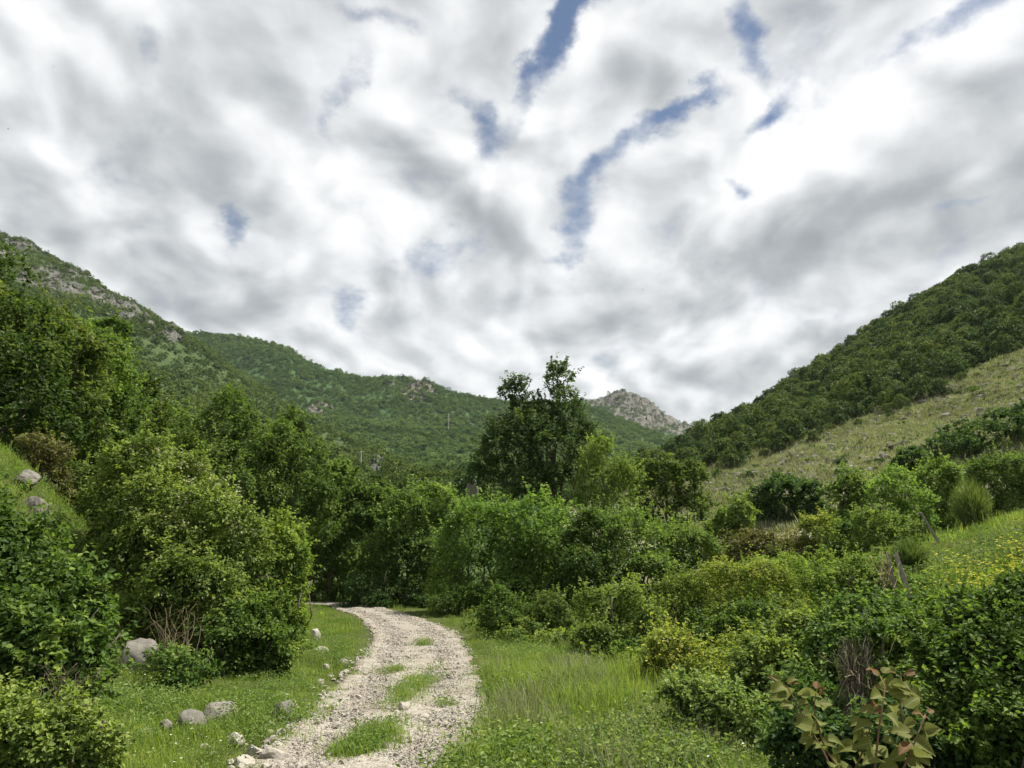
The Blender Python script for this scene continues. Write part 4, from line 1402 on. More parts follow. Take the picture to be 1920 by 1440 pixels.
plant("dark_tree", "tree", "dark tree with yellow-green top at the foot of the right hill", M['broadleaf'],
      [(1235, 890, 46, 38), (1285, 905, 44, 42), (1230, 940, 48, 46), (1290, 960, 46, 44), (1210, 985, 40, 36)],
      33, .13, 9000, trunk=(.18, .8), part='crown', clus=22, cr=.34)

# shrub belt across the valley
SH = dict(clus=26, cr=.34, shoots=.22)
belt = "hazel shrubs across the valley floor"
plant("hazel_shrub", "shrub", "leftmost hazel shrub of the belt, beside the bend of the track", M['hazel'],
      [(650, 1005, 62, 55), (615, 1060, 45, 50, -.4), (695, 1055, 66, 62, -.5), (600, 1010, 34, 36)], 38, .14, 15000, belt, **SH)
plant("hazel_shrub", "shrub", "dark hazel shrub between the leftmost shrub and the bright ones", M['hazel'],
      [(770, 975, 72, 52), (745, 1045, 72, 66, -.5), (805, 1070, 72, 58, -.7), (700, 1090, 50, 34, .5)], 33, .125, 15000, belt, **SH)
plant("hazel_shrub", "shrub", "broad bright green shrub directly in front of the tall dark tree", M['hazel_bright'],
      [(905, 985, 74, 54), (860, 1045, 70, 62, -.5), (935, 1070, 84, 64, -.8), (880, 1105, 60, 40, -.9)], 28, .10, 13500, belt, **SH)
plant("hazel_shrub", "shrub", "brightest green shrub below the slender pale-stemmed tree", M['hazel_bright'],
      [(1000, 980, 66, 48), (1015, 1040, 84, 72, -.5), (975, 1100, 56, 44, -.8), (1050, 1095, 60, 40, -.8)], 27, .10, 12500, belt, **SH)
plant("hazel_shrub", "shrub", "mid green shrub right of the brightest one", M['hazel'],
      [(1110, 1005, 68, 50), (1105, 1070, 76, 60, -.5)], 25, .095, 9500, belt, **SH)
plant("hazel_shrub", "shrub", "shrub below the dark tree at the foot of the right hill", M['hazel'],
      [(1210, 1015, 68, 48), (1200, 1070, 74, 52, -.4)], 26, .095, 9000, belt, **SH)
plant("hazel_shrub", "shrub", "rightmost small shrub of the belt next to the pale slope", M['olive'],
      [(1297, 1035, 56, 42), (1292, 1080, 56, 44, -.4)], 26, .09, 6000, belt, **SH)
plant("bramble_thicket", "bramble", "low dark bramble thicket along the far side of the bend", M['darkbush'],
      [(735, 1118, 66, 26), (680, 1105, 46, 24), (790, 1128, 40, 22)], 31, .075, 6500, "brambles beside the track", clus=20)
plant("bramble_thicket", "bramble", "dark bramble under the broad bright green shrub", M['bramble'],
      [(850, 1132, 50, 30), (900, 1128, 36, 30)], 26, .065, 4500, "brambles beside the track", clus=20)

# ------------------------------------------------------------------ left foreground
_, lob, base, rngb = plant("hawthorn_bush", "bush", "large hawthorn bush with creamy blossom sprays left of the track", M['hawthorn'],
      [(262, 885, 56, 50, .6), (330, 905, 60, 52, .3), (392, 950, 58, 56), (222, 945, 46, 50, .4), (300, 985, 88, 70, -.3), (428, 1012, 58, 56, -.2), (232, 1065, 58, 68, -.1),
       (358, 1075, 88, 78, -.6), (455, 1080, 52, 80, -.2), (290, 1150, 105, 62, -.5), (410, 1160, 70, 60, -.7), (255, 850, 30, 22, .7), (330, 868, 28, 20, .5)],
      13, .062, 34000, clus=24, cr=.30, shoots=.30, shoot_len=2.0)
root_h = bpy.data.objects[[o.name for o in bpy.data.objects if o.name.startswith("hawthorn_bush")][0]]
bl = foliage(rngb, lob[[0, 1, 2, 11, 12, 4, 5]], 1500, .055, clus=16, cr=.16, up=.9, shoots=.1, zlow=.1)
obj("blossom", leaf_mesh("blossom", bl, M['cream'], base), root_h)
plant("ivy_bush", "bush", "steep bush at the right end of the hawthorn, where the track vanishes", M['bramble'],
      [(522, 1012, 38, 40), (545, 1060, 32, 52), (505, 1080, 40, 56, -.2), (558, 1112, 18, 34), (520, 1140, 44, 46, -.2)], 13.6, .055, 12000, clus=22, cr=.26)
plant("low_shrub", "shrub", "low leafy shrub at the foot of the hawthorn beside the grass", M['bramble'],
      [(450, 1185, 62, 40), (510, 1195, 36, 32), (485, 1160, 50, 40, .4)], 11.6, .055, 6500, clus=22, cr=.24)
plant("weed_clump", "weeds", "yellowish tangle of weeds right of the big boulder", M['weed'],
      [(318, 1250, 36, 30), (368, 1262, 40, 24), (335, 1280, 44, 16, -.2)], 10.2, .045, 3600, extra_low=False, clus=16, cr=.2, shoots=.5)
plant("bramble_bush", "bramble", "big bramble bush filling the left foreground", M['bramble'],
      [(45, 1100, 100, 80, .3), (118, 1165, 50, 74), (0, 1200, 135, 100, -.3), (98, 1250, 74, 90, -.4), (-100, 1120, 130, 110, .2), (145, 1282, 40, 62, -.4), (50, 1315, 108, 52, -.5)],
      6.0, .052, 34000, clus=22, cr=.26, shoots=.25, leaf_parts=240)
plant("weed_clump", "weeds", "pale low weeds in the bottom left corner under the bramble", M['hawthorn'],
      [(60, 1400, 130, 46), (-40, 1380, 90, 60), (165, 1385, 52, 34), (120, 1440, 80, 40)], 4.9, .038, 9500, clus=18, cr=.18, shoots=.4, up=.8)

# ------------------------------------------------------------------ right foreground and the gully
gul = "brambles and creepers in the gully"
plant("bramble_mound", "bramble", "small round bramble mound where the grass meets the shrubs, left one of two", M['bramble'],
      [(945, 1132, 36, 34), (930, 1165, 36, 24, -.3)], 18, .055, 4600, gul, clus=20, cr=.26)
plant("bramble_mound", "bramble", "small round bramble mound where the grass meets the shrubs, right one of two", M['hawthorn'],
      [(1028, 1140, 42, 30), (1050, 1160, 30, 22, -.3)], 17.5, .055, 4200, gul, clus=20, cr=.26)
plant("bramble_mound", "bramble", "wide bramble mound with a dark hollow in the middle of the meadow edge", M['hawthorn'],
      [(1118, 1150, 42, 38), (1172, 1132, 50, 34, .2), (1215, 1175, 54, 40), (1140, 1195, 50, 26, -.4), (1240, 1215, 44, 30, -.3)], 14.5, .055, 10500, gul, clus=20, cr=.26)
plant("creeper_mat", "creeper", "yellow-green creeper mat below the small rightmost shrub", M['yellowgreen'],
      [(1290, 1110, 66, 34), (1255, 1150, 54, 28, -.3), (1330, 1140, 50, 30)], 17, .06, 6500, gul, clus=20, cr=.28, up=.8)
plant("creeper_mat", "creeper", "broad yellow-green creeper mat in the middle of the right gully", M['yellowgreen'],
      [(1400, 1095, 76, 36), (1455, 1112, 66, 36), (1375, 1140, 60, 34, -.3), (1450, 1150, 60, 30, -.5)], 16, .06, 9500, gul, clus=20, cr=.28, up=.8)
plant("bramble_mound", "bramble", "dark bramble hump in front of the broad creeper mat", M['bramble'],
      [(1408, 1160, 52, 38), (1360, 1195, 46, 36, -.3), (1310, 1190, 40, 34, -.2)], 13, .055, 6500, gul, clus=20, cr=.26)
plant("bramble_mound", "bramble", "light green bramble slope above the little yellow flowers", M['yellowgreen'],
      [(1270, 1235, 70, 40), (1340, 1258, 66, 42, -.3), (1390, 1225, 50, 36)], 11, .052, 9500, gul, clus=20, cr=.25)
plant("bramble_mound", "bramble", "leafy bramble mound left of the dead creeper stems", M['hawthorn'],
      [(1500, 1192, 70, 44), (1450, 1240, 66, 46, -.3), (1418, 1290, 46, 44, -.5), (1520, 1250, 50, 50, -.2)], 9.4, .052, 11000, gul, clus=20, cr=.25)
plant("bramble_mound", "bramble", "bramble canopy arching over the dead creeper stems", M['weed'],
      [(1600, 1165, 80, 36, .1), (1605, 1182, 62, 18, -.95),  (1545, 1250, 44, 62), (1510, 1325, 66, 54, -.5), (1660, 1160, 60, 34, .3)], 8.2, .052, 10500, gul, clus=20, cr=.25)
plant("bramble_mound", "bramble", "bramble mound right of the dead creeper stems", M['bramble'],
      [(1710, 1185, 66, 40, .2), (1712, 1250, 50, 62), (1735, 1320, 62, 62, -.4), (1780, 1170, 50, 34, .4)], 8.0, .052, 12000, gul, clus=20, cr=.25)
plant("bramble_bush", "bramble", "tall dark bramble bush at the right edge of the foreground", M['bramble'],
      [(1868, 1185, 76, 56), (1838, 1262, 78, 82, -.2), (1905, 1265, 95, 95, -.3), (1850, 1372, 95, 74, -.5), (1985, 1180, 80, 80), (1960, 1340, 100, 100, -.5)],
      6.0, .042, 34000, clus=22, cr=.26, leaf_parts=180)
plant("weed_clump", "weeds", "light green weeds between the grass and the gully", M['weed'],
      [(1345, 1325, 56, 30), (1410, 1362, 48, 34, -.3), (1290, 1300, 50, 24, .2)], 7.6, .045, 6000, clus=16, cr=.2, shoots=.45, up=.8)
plant("undergrowth_bush", "bush", "dark undergrowth beneath the large-leaved shrub", M['darkbush'],
      [(1640, 1405, 92, 50), (1505, 1405, 60, 44), (1740, 1420, 70, 50)], 5.6, .05, 9000, clus=20, cr=.25)

# loose undergrowth that ties the mounds together
ru = np.random.default_rng(515)
und = [tree_proto(ru, 260, .16, M[mm], h=.7, clus=13, nl=6, trunk=False, bushy=True)[0] for mm in ('weed', 'hawthorn', 'yellowgreen', 'bramble', 'olive')]
und += [tuft(ru, 46, .75, .55, .016, lean=.5, tint0=.5), tuft(ru, 40, .8, .6, .016, lean=.4, mat='scrubgrass')]
n = 2600
du = 8.5 * (26 / 8.5) ** ru.random(n); pu = ru.uniform(880, 1760, n)
lim = np.interp(du, [8, 11, 14, 18, 26], [1400, 1270, 1110, 930, 900])
ok = (pu > lim + ru.normal(size=n) * 22) & ((pu < 1720) | (du < 13))
xu, du = ((pu - 960) / FPX * du)[ok], du[ok]; n = len(xu)
tag(scatter("gully_undergrowth", np.stack([xu, du, H(xu, du)], 1), zrot(ru, n, .12), uni(ru, n, .22, .55), ru.integers(0, 7, n), und), "low tangle of weeds and grass between the bramble mounds", kind="stuff")

# ------------------------------------------------------------------ right middle distance
mid = "bushes on the lower right slope"
plant("slope_bush", "bush", "yellow-green bush left of the leaning post, lower right slope", M['yellowgreen'],
      [(1540, 1000, 44, 32), (1575, 1028, 40, 30), (1510, 1035, 40, 28)], 30, .10, 5200, mid, clus=20)
plant("slope_bush", "bush", "small dark bush beside the yellow-green one", M['darkbush'],
      [(1592, 1040, 32, 32), (1600, 1005, 22, 22)], 28, .09, 3000, mid, clus=20)
plant("slope_bush", "bush", "tangled olive bush above the leaning post", M['olive'],
      [(1640, 985, 40, 32), (1655, 1025, 46, 36), (1690, 1000, 30, 26)], 26, .09, 6000, mid, clus=20, shoots=.35)
plant("slope_bush", "bush", "bramble heap against the leaning post", M['bramble'],
      [(1625, 1085, 52, 34), (1655, 1105, 40, 36, .3), (1560, 1105, 54, 32)], 15, .055, 8000, mid, clus=20)
plant("slope_bush", "bush", "brownish bush on the lower end of the pale slope", M['brownbush'],
      [(1480, 1035, 54, 26), (1425, 1025, 42, 24), (1385, 1045, 52, 30)], 30, .09, 11000, mid, clus=20, shoots=.35)
plant("slope_bush", "bush", "dark low bush in front of the brownish one", M['bramble'],
      [(1490, 1078, 56, 30), (1540, 1070, 34, 26), (1430, 1072, 44, 24)], 21, .07, 5500, mid, clus=20)
plant("slope_bush", "bush", "olive bush by the bottom of the right wood, left of the dark round bush", M['olive'],
      [(1375, 975, 40, 32), (1350, 1010, 44, 36)], 32, .12, 6500, mid, clus=20, shoots=.3)
plant("slope_bush", "bush", "bright leafy bush between the round dark bush and the broom", M['hazel_bright'],
      [(1690, 925, 44, 36), (1722, 955, 34, 30), (1660, 950, 34, 28)], 32, .10, 5200, mid, clus=20)
plant("slope_bush", "bush", "fresh green bush just left of the tall broom", M['hazel'],
      [(1752, 905, 40, 40), (1768, 940, 30, 28)], 34, .12, 6500, mid, clus=20)
plant("slope_bush", "bush", "rounded olive bush at the right edge above the bright meadow", M['olive'],
      [(1882, 890, 48, 38), (1850, 902, 38, 32), (1925, 895, 40, 36)], 36, .12, 9500, mid, clus=20)
plant("slope_bush", "bush", "long dark thicket high on the right edge of the pale slope", M['darkbush'],
      [(1790, 838, 54, 34), (1850, 820, 66, 40), (1910, 815, 56, 42), (1960, 810, 56, 44), (1820, 850, 60, 24)], 58, .22, 12000, mid, clus=20)
plant("slope_bush", "bush", "solitary round dark bush at the bottom of the pale slope", M['darkbush'],
      [(1472, 928, 60, 38), (1440, 940, 40, 30), (1508, 938, 36, 30)], 52, .20, 8500, mid, clus=20)
plant("slope_bush", "bush", "small dark bush on the pale slope below the long thicket", M['darkbush'],
      [(1710, 862, 34, 22), (1690, 868, 24, 18)], 56, .20, 4500, mid, clus=20)
plant("slope_bush", "bush", "mid green bush right of the solitary round one", M['hazel'],
      [(1592, 905, 30, 28), (1575, 930, 34, 24), (1615, 935, 26, 22)], 46, .16, 5200, mid, clus=20)


def broom(label, px, ytop, d, wpx, n):
    rng = np.random.default_rng(int(px))
    top = P(px, ytop, d); bx = top[0]
    bz = float(H(bx, d)); h = top[2] - bz; w = wpx * d / FPX
    root = empty("broom_shrub", (bx, d, bz), label, "shrub", "broom shrubs on the right meadow")
    b = rng.normal(size=(n, 3)) * [w * .12, w * .12, 0]
    b[:, 2] = rng.uniform(0, h * .35, n)
    a = rng.random(n) * 6.283; sp_ = np.sqrt(rng.random(n))
    tip = np.stack([np.cos(a) * w * .5 * sp_, np.sin(a) * w * .5 * sp_, h * (1.0 - .45 * sp_ ** 2) * rng.uniform(.45, 1.06, n)], 1)
    m = b + (tip - b) * .55 + (tip - b) * [.06, .06, .08]
    sd = nrm(np.cross(tip - b, rng.normal(size=(n, 3)))) * .012
    V = np.stack([b - sd, b + sd, m - sd * .8, m + sd * .8, tip], 1).reshape(-1, 3)
    k = np.arange(n) * 5
    F = np.concatenate([np.stack([k, k + 1, k + 3], 1), np.stack([k, k + 3, k + 2], 1), np.stack([k + 2, k + 3, k + 4], 1)])
    obj("foliage", mesh("foliage", V, F, M['broom'], False, {'tint': np.repeat(np.clip(.5 + .2 * rng.normal(size=n), 0, 1), 5)}), root)
    V, F, Q = join([tube(wavy(rng, [0, 0, -.1], t * .6, 5, .1), np.linspace(.03, .008, 5), 5) for t in tip[:9]])
    obj("stems", mesh("stems", V, F, M['bark'], True, quads=Q), root)


broom("tall wispy dark broom on the crest of the bright meadow", 1812, 884, 26, 84, 1300)
broom("rounded broom right of the leaning post", 1700, 1002, 18.5, 80, 1500)

# ------------------------------------------------------------------ large-leaved shrub at the bottom right
def big_leaf_mesh(rng, kind):
    """broad rounded leaf with a raised rim and wavy edge, about one unit long"""
    t = np.linspace(0, 1, 6)
    wd = (0.42 if kind == 0 else 0.30) * np.sin(np.pi * np.clip(t, 0.02, 1) ** 0.62) ** 0.85 + 0.01
    wd[-1] = 0.015
    V, Q = [], []
    bend = rng.uniform(-.65, -.1); cup = rng.uniform(.2, .75)
    for k, (tt, w) in enumerate(zip(t, wd)):
        zc = bend * tt * tt
        for s_ in (-1, -.5, 0, .5, 1):
            wave = .05 * math.sin(7 * tt + 3 * s_ + rng.random()) * abs(s_)
            V.append((s_ * w, tt + .03 * abs(s_) * 0, zc + cup * abs(s_) ** 1.5 * w + wave))
    for k in range(5):
        for j in range(4):
            a = k * 5 + j
            Q.append((a, a + 1, a + 6, a + 5))
    return mesh("leaf", np.array(V), None, M['bigleaf' if kind == 0 else 'bigleaf_red'], True, quads=np.array(Q))


def big_leaf_material(name, a, b, vein):
    m, T = material(name)
    t = T.n('ShaderNodeTexCoord')
    oi = T.n('ShaderNodeObjectInfo')
    s3 = T.n('ShaderNodeSeparateXYZ', ins={0: t.outputs['Object']})
    ax = T.math('ABSOLUTE', s3.outputs[0])
    ph = T.math('SUBTRACT', s3.outputs[1], T.math('MULTIPLY', ax, 0.8))
    side = T.rng(T.math('ABSOLUTE', T.math('SUBTRACT', T.math('FRACT', T.math('MULTIPLY', ph, 8.0)), 0.5)), 0.0, 0.12, 0.7, 0.0)
    mid_ = T.rng(ax, 0.0, 0.03, 1.0, 0.0)
    c = T.mix(T.noise(t.outputs['Object'], 3.0, 4.0, 0.6), a, b)
    c = T.mix(T.rng(oi.outputs['Random'], 0, 1, 0, .6), c, tuple(x * .7 for x in b))
    c = T.mix(T.math('MAXIMUM', side, mid_), c, vein)
    bs = T.n('ShaderNodeBsdfPrincipled', ins={'Base Color': c, 'Roughness': .6, 'Specular IOR Level': .1})
    tr = T.n('ShaderNodeBsdfTranslucent', ins={'Color': c})
    mx = T.n('ShaderNodeMixShader', ins={0: .45, 1: bs.outputs[0], 2: tr.outputs[0]})
    T.n('ShaderNodeOutputMaterial', ins={0: mx.outputs[0]})
    return m


M['bigleaf'] = big_leaf_material('large_green_leaf', (0.110, 0.150, 0.030), (0.190, 0.200, 0.045), (0.30, 0.29, 0.13))
M['bigleaf_red'] = big_leaf_material('young_reddish_leaf', (0.16, 0.105, 0.04), (0.20, 0.105, 0.05), (0.24, 0.16, 0.08))
rl = np.random.default_rng(88)
leafA = [big_leaf_mesh(rl, 0) for _ in range(6)]
leafR = [big_leaf_mesh(rl, 1) for _ in range(3)]
DS = 4.3
sb = P(1620, 1600, DS + .1); sb[2] = float(H(sb[0], sb[1]))
shrub = empty("large_leaved_shrub", sb, "large-leaved young shrub with reddish shoot tips at the bottom right", "shrub")
stems_px = [[(1600, 1600), (1560, 1440), (1510, 1350), (1478, 1290), (1466, 1282)],
            [(1610, 1600), (1590, 1470), (1545, 1400), (1525, 1330), (1530, 1300)],
            [(1640, 1600), (1640, 1440), (1650, 1350), (1660, 1290), (1650, 1268)],
            [(1650, 1600), (1715, 1440), (1690, 1340), (1685, 1280), (1690, 1262)],
            [(1630, 1600), (1600, 1450), (1630, 1380), (1630, 1330)],
            [(1660, 1600), (1690, 1450), (1720, 1380), (1735, 1340)]]
sp_parts, nodes = [], []
for q, ps in enumerate(stems_px):
    w = np.array([P(a, b, DS + .16 * math.sin(q * 2.1 + i * .5)) for i, (a, b) in enumerate(ps)]) - sb
    tt = np.linspace(0, len(ps) - 1, 14)
    pts = np.stack([np.interp(tt, np.arange(len(ps)), w[:, i]) for i in range(3)], 1)
    sp_parts.append(tube(pts, np.linspace(.007, .0025, 14), 6))
    nodes += [(pts[k], k / 13.0, q) for k in range(4, 14)]
M['redstem'] = plain_material('reddish_stem', (0.20, 0.12, 0.07), vary=.3)
V, F, Q = join(sp_parts)
obj("stems", mesh("stems", V, F, M['redstem'], True, quads=Q), shrub)
for q, (p, f, sidx) in enumerate(nodes):
    for rep in range((1 + (q % 2)) if f < .9 else 2):
        red = (f > .88 and rl.random() < .65) or rl.random() < .04
        me = leafR[int(rl.integers(0, 3))] if red else leafA[int(rl.integers(0, 6))]
        o = bpy.data.objects.new("leaf", me)
        a = q * 2.4 + rep * 3.1 + rl.normal() * .3
        dirv = Vector((math.cos(a), math.sin(a) * .8, .02 + rl.normal() * .28 + (.4 if f > .9 else 0))).normalized()
        upv = (Vector((.15, -.75, 1)) + Vector(rl.normal(size=3) * .35)).normalized()
        xv = dirv.cross(upv).normalized(); zv = xv.cross(dirv)
        sz = rl.uniform(.075, .125) * (1.0 if f < .75 else .75 if f < .92 else .55)
        R_ = Matrix((xv, dirv, zv)).transposed().to_4x4()
        o.matrix_local = Matrix.Translation(Vector(p) + dirv * .03) @ R_ @ Matrix.Scale(sz, 4)
        o.parent = shrub
        COL.objects.link(o)

# ------------------------------------------------------------------ dead stems
def dry_bundle(label, name, px0, ytop, ybot, wtop, wbot, d, n, mat, r=.004, arch=0.0, seed=1, cat="dead stems"):
    rng = np.random.default_rng(seed)
    parts = []
    base = P(px0, ybot, d); base[2] = float(H(base[0], base[1]))
    zb = P(px0, ybot, d)[2]
    for _ in range(n):
        a = P(px0 + rng.normal() * wtop * .5, ytop + abs(rng.normal()) * (ybot - ytop) * .28, d + rng.normal() * .12) - base
        b = P(px0 + rng.normal() * wbot * .5, ybot + rng.normal() * (ybot - ytop) * .16, d + rng.normal() * .14 - .1) - base
        b[2] = max(b[2], -.05)
        parts.append(tube(wavy(rng, b, a + [rng.normal() * arch, 0, 0], 7, .10), np.linspace(r, r * .5, 7), 3))
    V, F, Q = join(parts)
    o = obj(name, mesh(name, V, F, M[mat], True, quads=Q), None, base)
    return tag(o, label, cat)


dry_bundle("hanging bundle of dead grey creeper stems in the bramble mound", "dead_creeper_bundle", 1606, 1190, 1340, 42, 36, 7.2, 190, 'deadstem', .0028, 0, 3)
dry_bundle("thatch of dead straw stems on top of the hanging creeper bundle", "dead_creeper_bundle", 1604, 1190, 1290, 56, 44, 7.15, 26, 'strawtwig', .004, .08, 4)
dry_bundle("dry straw-coloured stems standing in front of the hawthorn", "dead_stem_bundle", 330, 1130, 1225, 60, 50, 11.2, 34, 'strawtwig', .0035, .25, 5)
dry_bundle("bare grey twigs inside the lower hawthorn", "dead_stem_bundle", 395, 1120, 1215, 80, 50, 12.0, 60, 'twig', .006, .2, 6)
dry_bundle("dry brown stems at the foot of the left foreground bramble", "dead_stem_bundle", 115, 1240, 1330, 80, 60, 5.3, 40, 'twig', .004, .1, 7)
dry_bundle("thin dead stems hanging in the shade of the right foreground bramble", "dead_stem_bundle", 1775, 1330, 1440, 60, 60, 5.6, 45, 'twig', .003, .1, 8)
dry_bundle("dry twigs sticking up beside the leaning post", "dead_stem_bundle", 1660, 1030, 1100, 26, 16, 14.1, 22, 'strawtwig', .008, .1, 9)

# ------------------------------------------------------------------ leaning posts
def post(label, p_top, p_bot, d, r, tilt_seed):
    rng = np.random.default_rng(tilt_seed)
    a, b = P(*p_top, d), P(*p_bot, d)
    g = b.copy(); g[2] = float(H(b[0], b[1]))
    dirv = nrm((a - b)[None])[0]
    b2 = b - dirv * max(0.3, b[2] - g[2] + .2)
    n = 10; sides = 9
    t = np.linspace(0, 1, n)
    pts = b2 + (a - b2) * t[:, None]
    V, F, Q = tube(pts, r * (1 - .18 * t) * 1.0, sides)
    ring = np.arange(len(V)) % sides
    groove = 1 + .14 * np.sin(ring * 2.7 + 1) + .06 * rng.normal(size=len(V))
    axis = np.repeat(pts, sides, 0)
    V = axis + (V - axis) * groove[:, None]
    V[-sides:] += dirv * (rng.random(sides) * r * 1.6)[:, None]      # splintered top
    o = obj("wooden_post", mesh("wooden_post", V - g, F, M['oldwood'], False, quads=Q), None, g)
    return tag(o, label, "post")


post("weathered grey fence post leaning left above the brambles", (1681, 1043), (1706, 1118), 14, .06, 1)
post("broken stub of an old post just left of the leaning one", (1664, 1040), (1674, 1085), 14.3, .04, 2)
post("thin pale stake on the slope above the leaning post", (1728, 963), (1744, 990), 22, .045, 3)

# ------------------------------------------------------------------ boulders and single stones
def boulder(label, px, py, wpx, hpx, mat, seed, name="boulder", d=None, flat=None, group=None, cuts=6, rough=.08, sub=4):
    rng = np.random.default_rng(seed)
    if name == 'stone': rough, cuts = .15, 9
    c = on_ground(px, py + hpx * .5) if d is None else P(px, py + hpx * .5, d)
    k = c[1] / FPX / math.cos(math.atan2(c[0], c[1]))
    rx, rz = wpx * k * .55, hpx * k * .75
    o = obj(name, stone_mesh(name, rng, sub, M[mat], 1.0, cuts, rough, 1.0, name == 'boulder'))
    o.location = (c[0], c[1] + rx * .5, float(H(c[0], c[1] + rx * .5)) + rz * .38)
    o.scale = (rx * 1.15, rx * 1.0, rz * 1.15)
    o.rotation_euler = (rng.normal() * .12, rng.normal() * .12, rng.normal() * .4)
    tag(o, label, "rock", group)
    return o


boulder("largest grey boulder, half hidden between the bramble and the weeds", 246, 1240, 62, 46, 'boulder', 1, cuts=7, rough=.11)
boulder("flat-topped oval grey boulder in the grass, the widest of the row", 412, 1342, 56, 26, 'boulder', 2, cuts=5, rough=.09)
boulder("domed grey boulder left of the flat-topped oval one", 352, 1358, 40, 28, 'boulder', 3, cuts=5, rough=.10)
boulder("brownish grey boulder nearest the track edge", 521, 1333, 36, 30, 'boulder', 4, cuts=6, rough=.11)
boulder("small pink-grey stone left of the domed boulder", 304, 1372, 24, 22, 'boulder', 5, "stone", cuts=6, sub=3)
boulder("whitish flat stone at the left end of the boulder row", 266, 1376, 26, 16, 'whitestone', 6, "stone", sub=3)
boulder("jagged white stone in the grass at the bottom", 435, 1393, 28, 18, 'whitestone', 7, "stone", sub=3)
boulder("upright white stone in the grass beside the bend", 591, 1191, 18, 16, 'whitestone', 8, "stone", sub=3)
boulder("flat white stone just below the upright white one", 601, 1220, 22, 9, 'whitestone', 9, "stone", sub=3)
boulder("white stone at the edge of the track, left of the pair", 608, 1254, 14, 12, 'whitestone', 10, "stone", sub=3)
boulder("pair-topped white stone where the grass juts toward the track", 640, 1243, 22, 13, 'whitestone', 11, "stone", sub=3)
boulder("knobbly white stone beside the grass halfway down the track", 600, 1282, 13, 11, 'whitestone', 12, "stone", sub=3)
boulder("broad slab of pale rock breaking out at the bottom edge of the track", 505, 1418, 46, 24, 'gravel', 13, "stone", cuts=7, sub=3)
boulder("rounded white stone in the bottom left corner of the track", 455, 1432, 30, 20, 'whitestone', 14, "stone", sub=3)
boulder("low white stone left of the broad slab", 472, 1410, 28, 14, 'whitestone', 15, "stone", sub=3)
boulder("greyish stone in the middle of the track above the large grass tuft", 755, 1327, 22, 17, 'whitestone', 16, "stone", sub=3)
boulder("small greenish grey stone at the right of the large grass tuft", 722, 1403, 14, 12, 'boulder', 17, "stone", sub=3)
boulder("half buried stone low in the grass between the jagged and oval ones", 500, 1391, 12, 10, 'boulder', 18, "stone", sub=3)
boulder("pale flat stone in the grass below the domed boulder", 378, 1403, 18, 10, 'whitestone', 19, "stone", sub=3)
boulder("small white stone at the bottom of the left grass", 430, 1436, 18, 12, 'whitestone', 20, "stone", sub=3)
# on the stony bank
boulder("grey rock with ragged top on the bank, second lowest at the left", 38, 901, 40, 22, 'boulder', 21, "rock", cuts=8, rough=.12)
boulder("pointed grey rock on the bank just above the bramble", 54, 951, 34, 24, 'boulder', 22, "rock", cuts=8, rough=.1)
boulder("small upright grey rock on the bank, right of the pointed one", 121, 937, 18, 20, 'boulder', 23, "rock", cuts=8, rough=.1)
boulder("thin flat white slab lying on the bank", 72, 892, 22, 7, 'whitestone', 24, "rock", cuts=6)
boulder("pale broken rock at the rim of the bank below the trees", 96, 882, 26, 14, 'boulder', 25, "rock", cuts=8, rough=.12)
boulder("pale rocks near the top of the bank at the left edge", 58, 858, 26, 18, 'boulder', 26, "rock", cuts=8, rough=.14)
boulder("flat brownish rock at the lower rim of the bank", 122, 898, 24, 10, 'boulder', 27, "rock", cuts=8, rough=.12)
boulder("earthy rock at the very top left of the bank", 8, 835, 26, 18, 'boulder', 28, "rock", cuts=8, rough=.14)
boulder("white rock at the foot of the bank beside the hawthorn", 163, 1002, 16, 10, 'whitestone', 29, "rock", cuts=7)
# pinnacle behind the shrubs
o = boulder("pale rock pinnacle poking out behind the shrubs in the middle", 884, 922, 20, 34, 'tancrag', 30, "rock_pinnacle", d=60, cuts=9, rough=.16)
o.location.z = P(884, 922, 60)[2] - 0.3
# far poles
def pole(label, px, ytop, ybot, d, r):
    a, b = P(px, ytop, d), P(px, ybot, d)
    V, F, Q = tube(np.array([b - b - [0, 0, 6], (a - b) * .5, a - b]), np.array([r, r * .9, r * .7]), 8)
    o = obj("utility_pole", mesh("utility_pole", V, F, M['whitestone'], True, quads=Q), None, b)
    tag(o, label, "pole")
    arm = tube(np.array([[-r * 5, 0, (a - b)[2] * .93], [r * 5, 0, (a - b)[2] * .93]]), np.array([r * .4, r * .4]), 6)
    obj("crossarm", mesh("crossarm", arm[0], arm[1], M['oldwood'], True, quads=arm[2]), o)


pole("thin white pole standing in the forest of the far mountain", 841, 776, 792, 640, .3)
pole("short pale pole among the trees below the middle of the wooded slope", 677, 846, 860, 190, .2)

# ------------------------------------------------------------------ flowers
def flower_mesh(rng, n, h, r, mat, spread):
    """thin stems, each with a small flat head of petals"""
    Vs, Fs, k = [], [], 0
    for _ in range(n):
        c = np.array([rng.normal() * spread, rng.normal() * spread, h * rng.uniform(.6, 1.1)])
        m = 6
        a = np.linspace(0, 6.283, m, endpoint=False)
        ring = c + np.stack([np.cos(a) * r, np.sin(a) * r, .3 * r * np.ones(m)], 1)
        Vs.append(np.vstack([c[None], ring])); Fs.append(np.array([(k, k + 1 + i, k + 1 + (i + 1) % m) for i in range(m)])); k += m + 1
    return mesh("flower", np.vstack(Vs), np.vstack(Fs), mat, False)


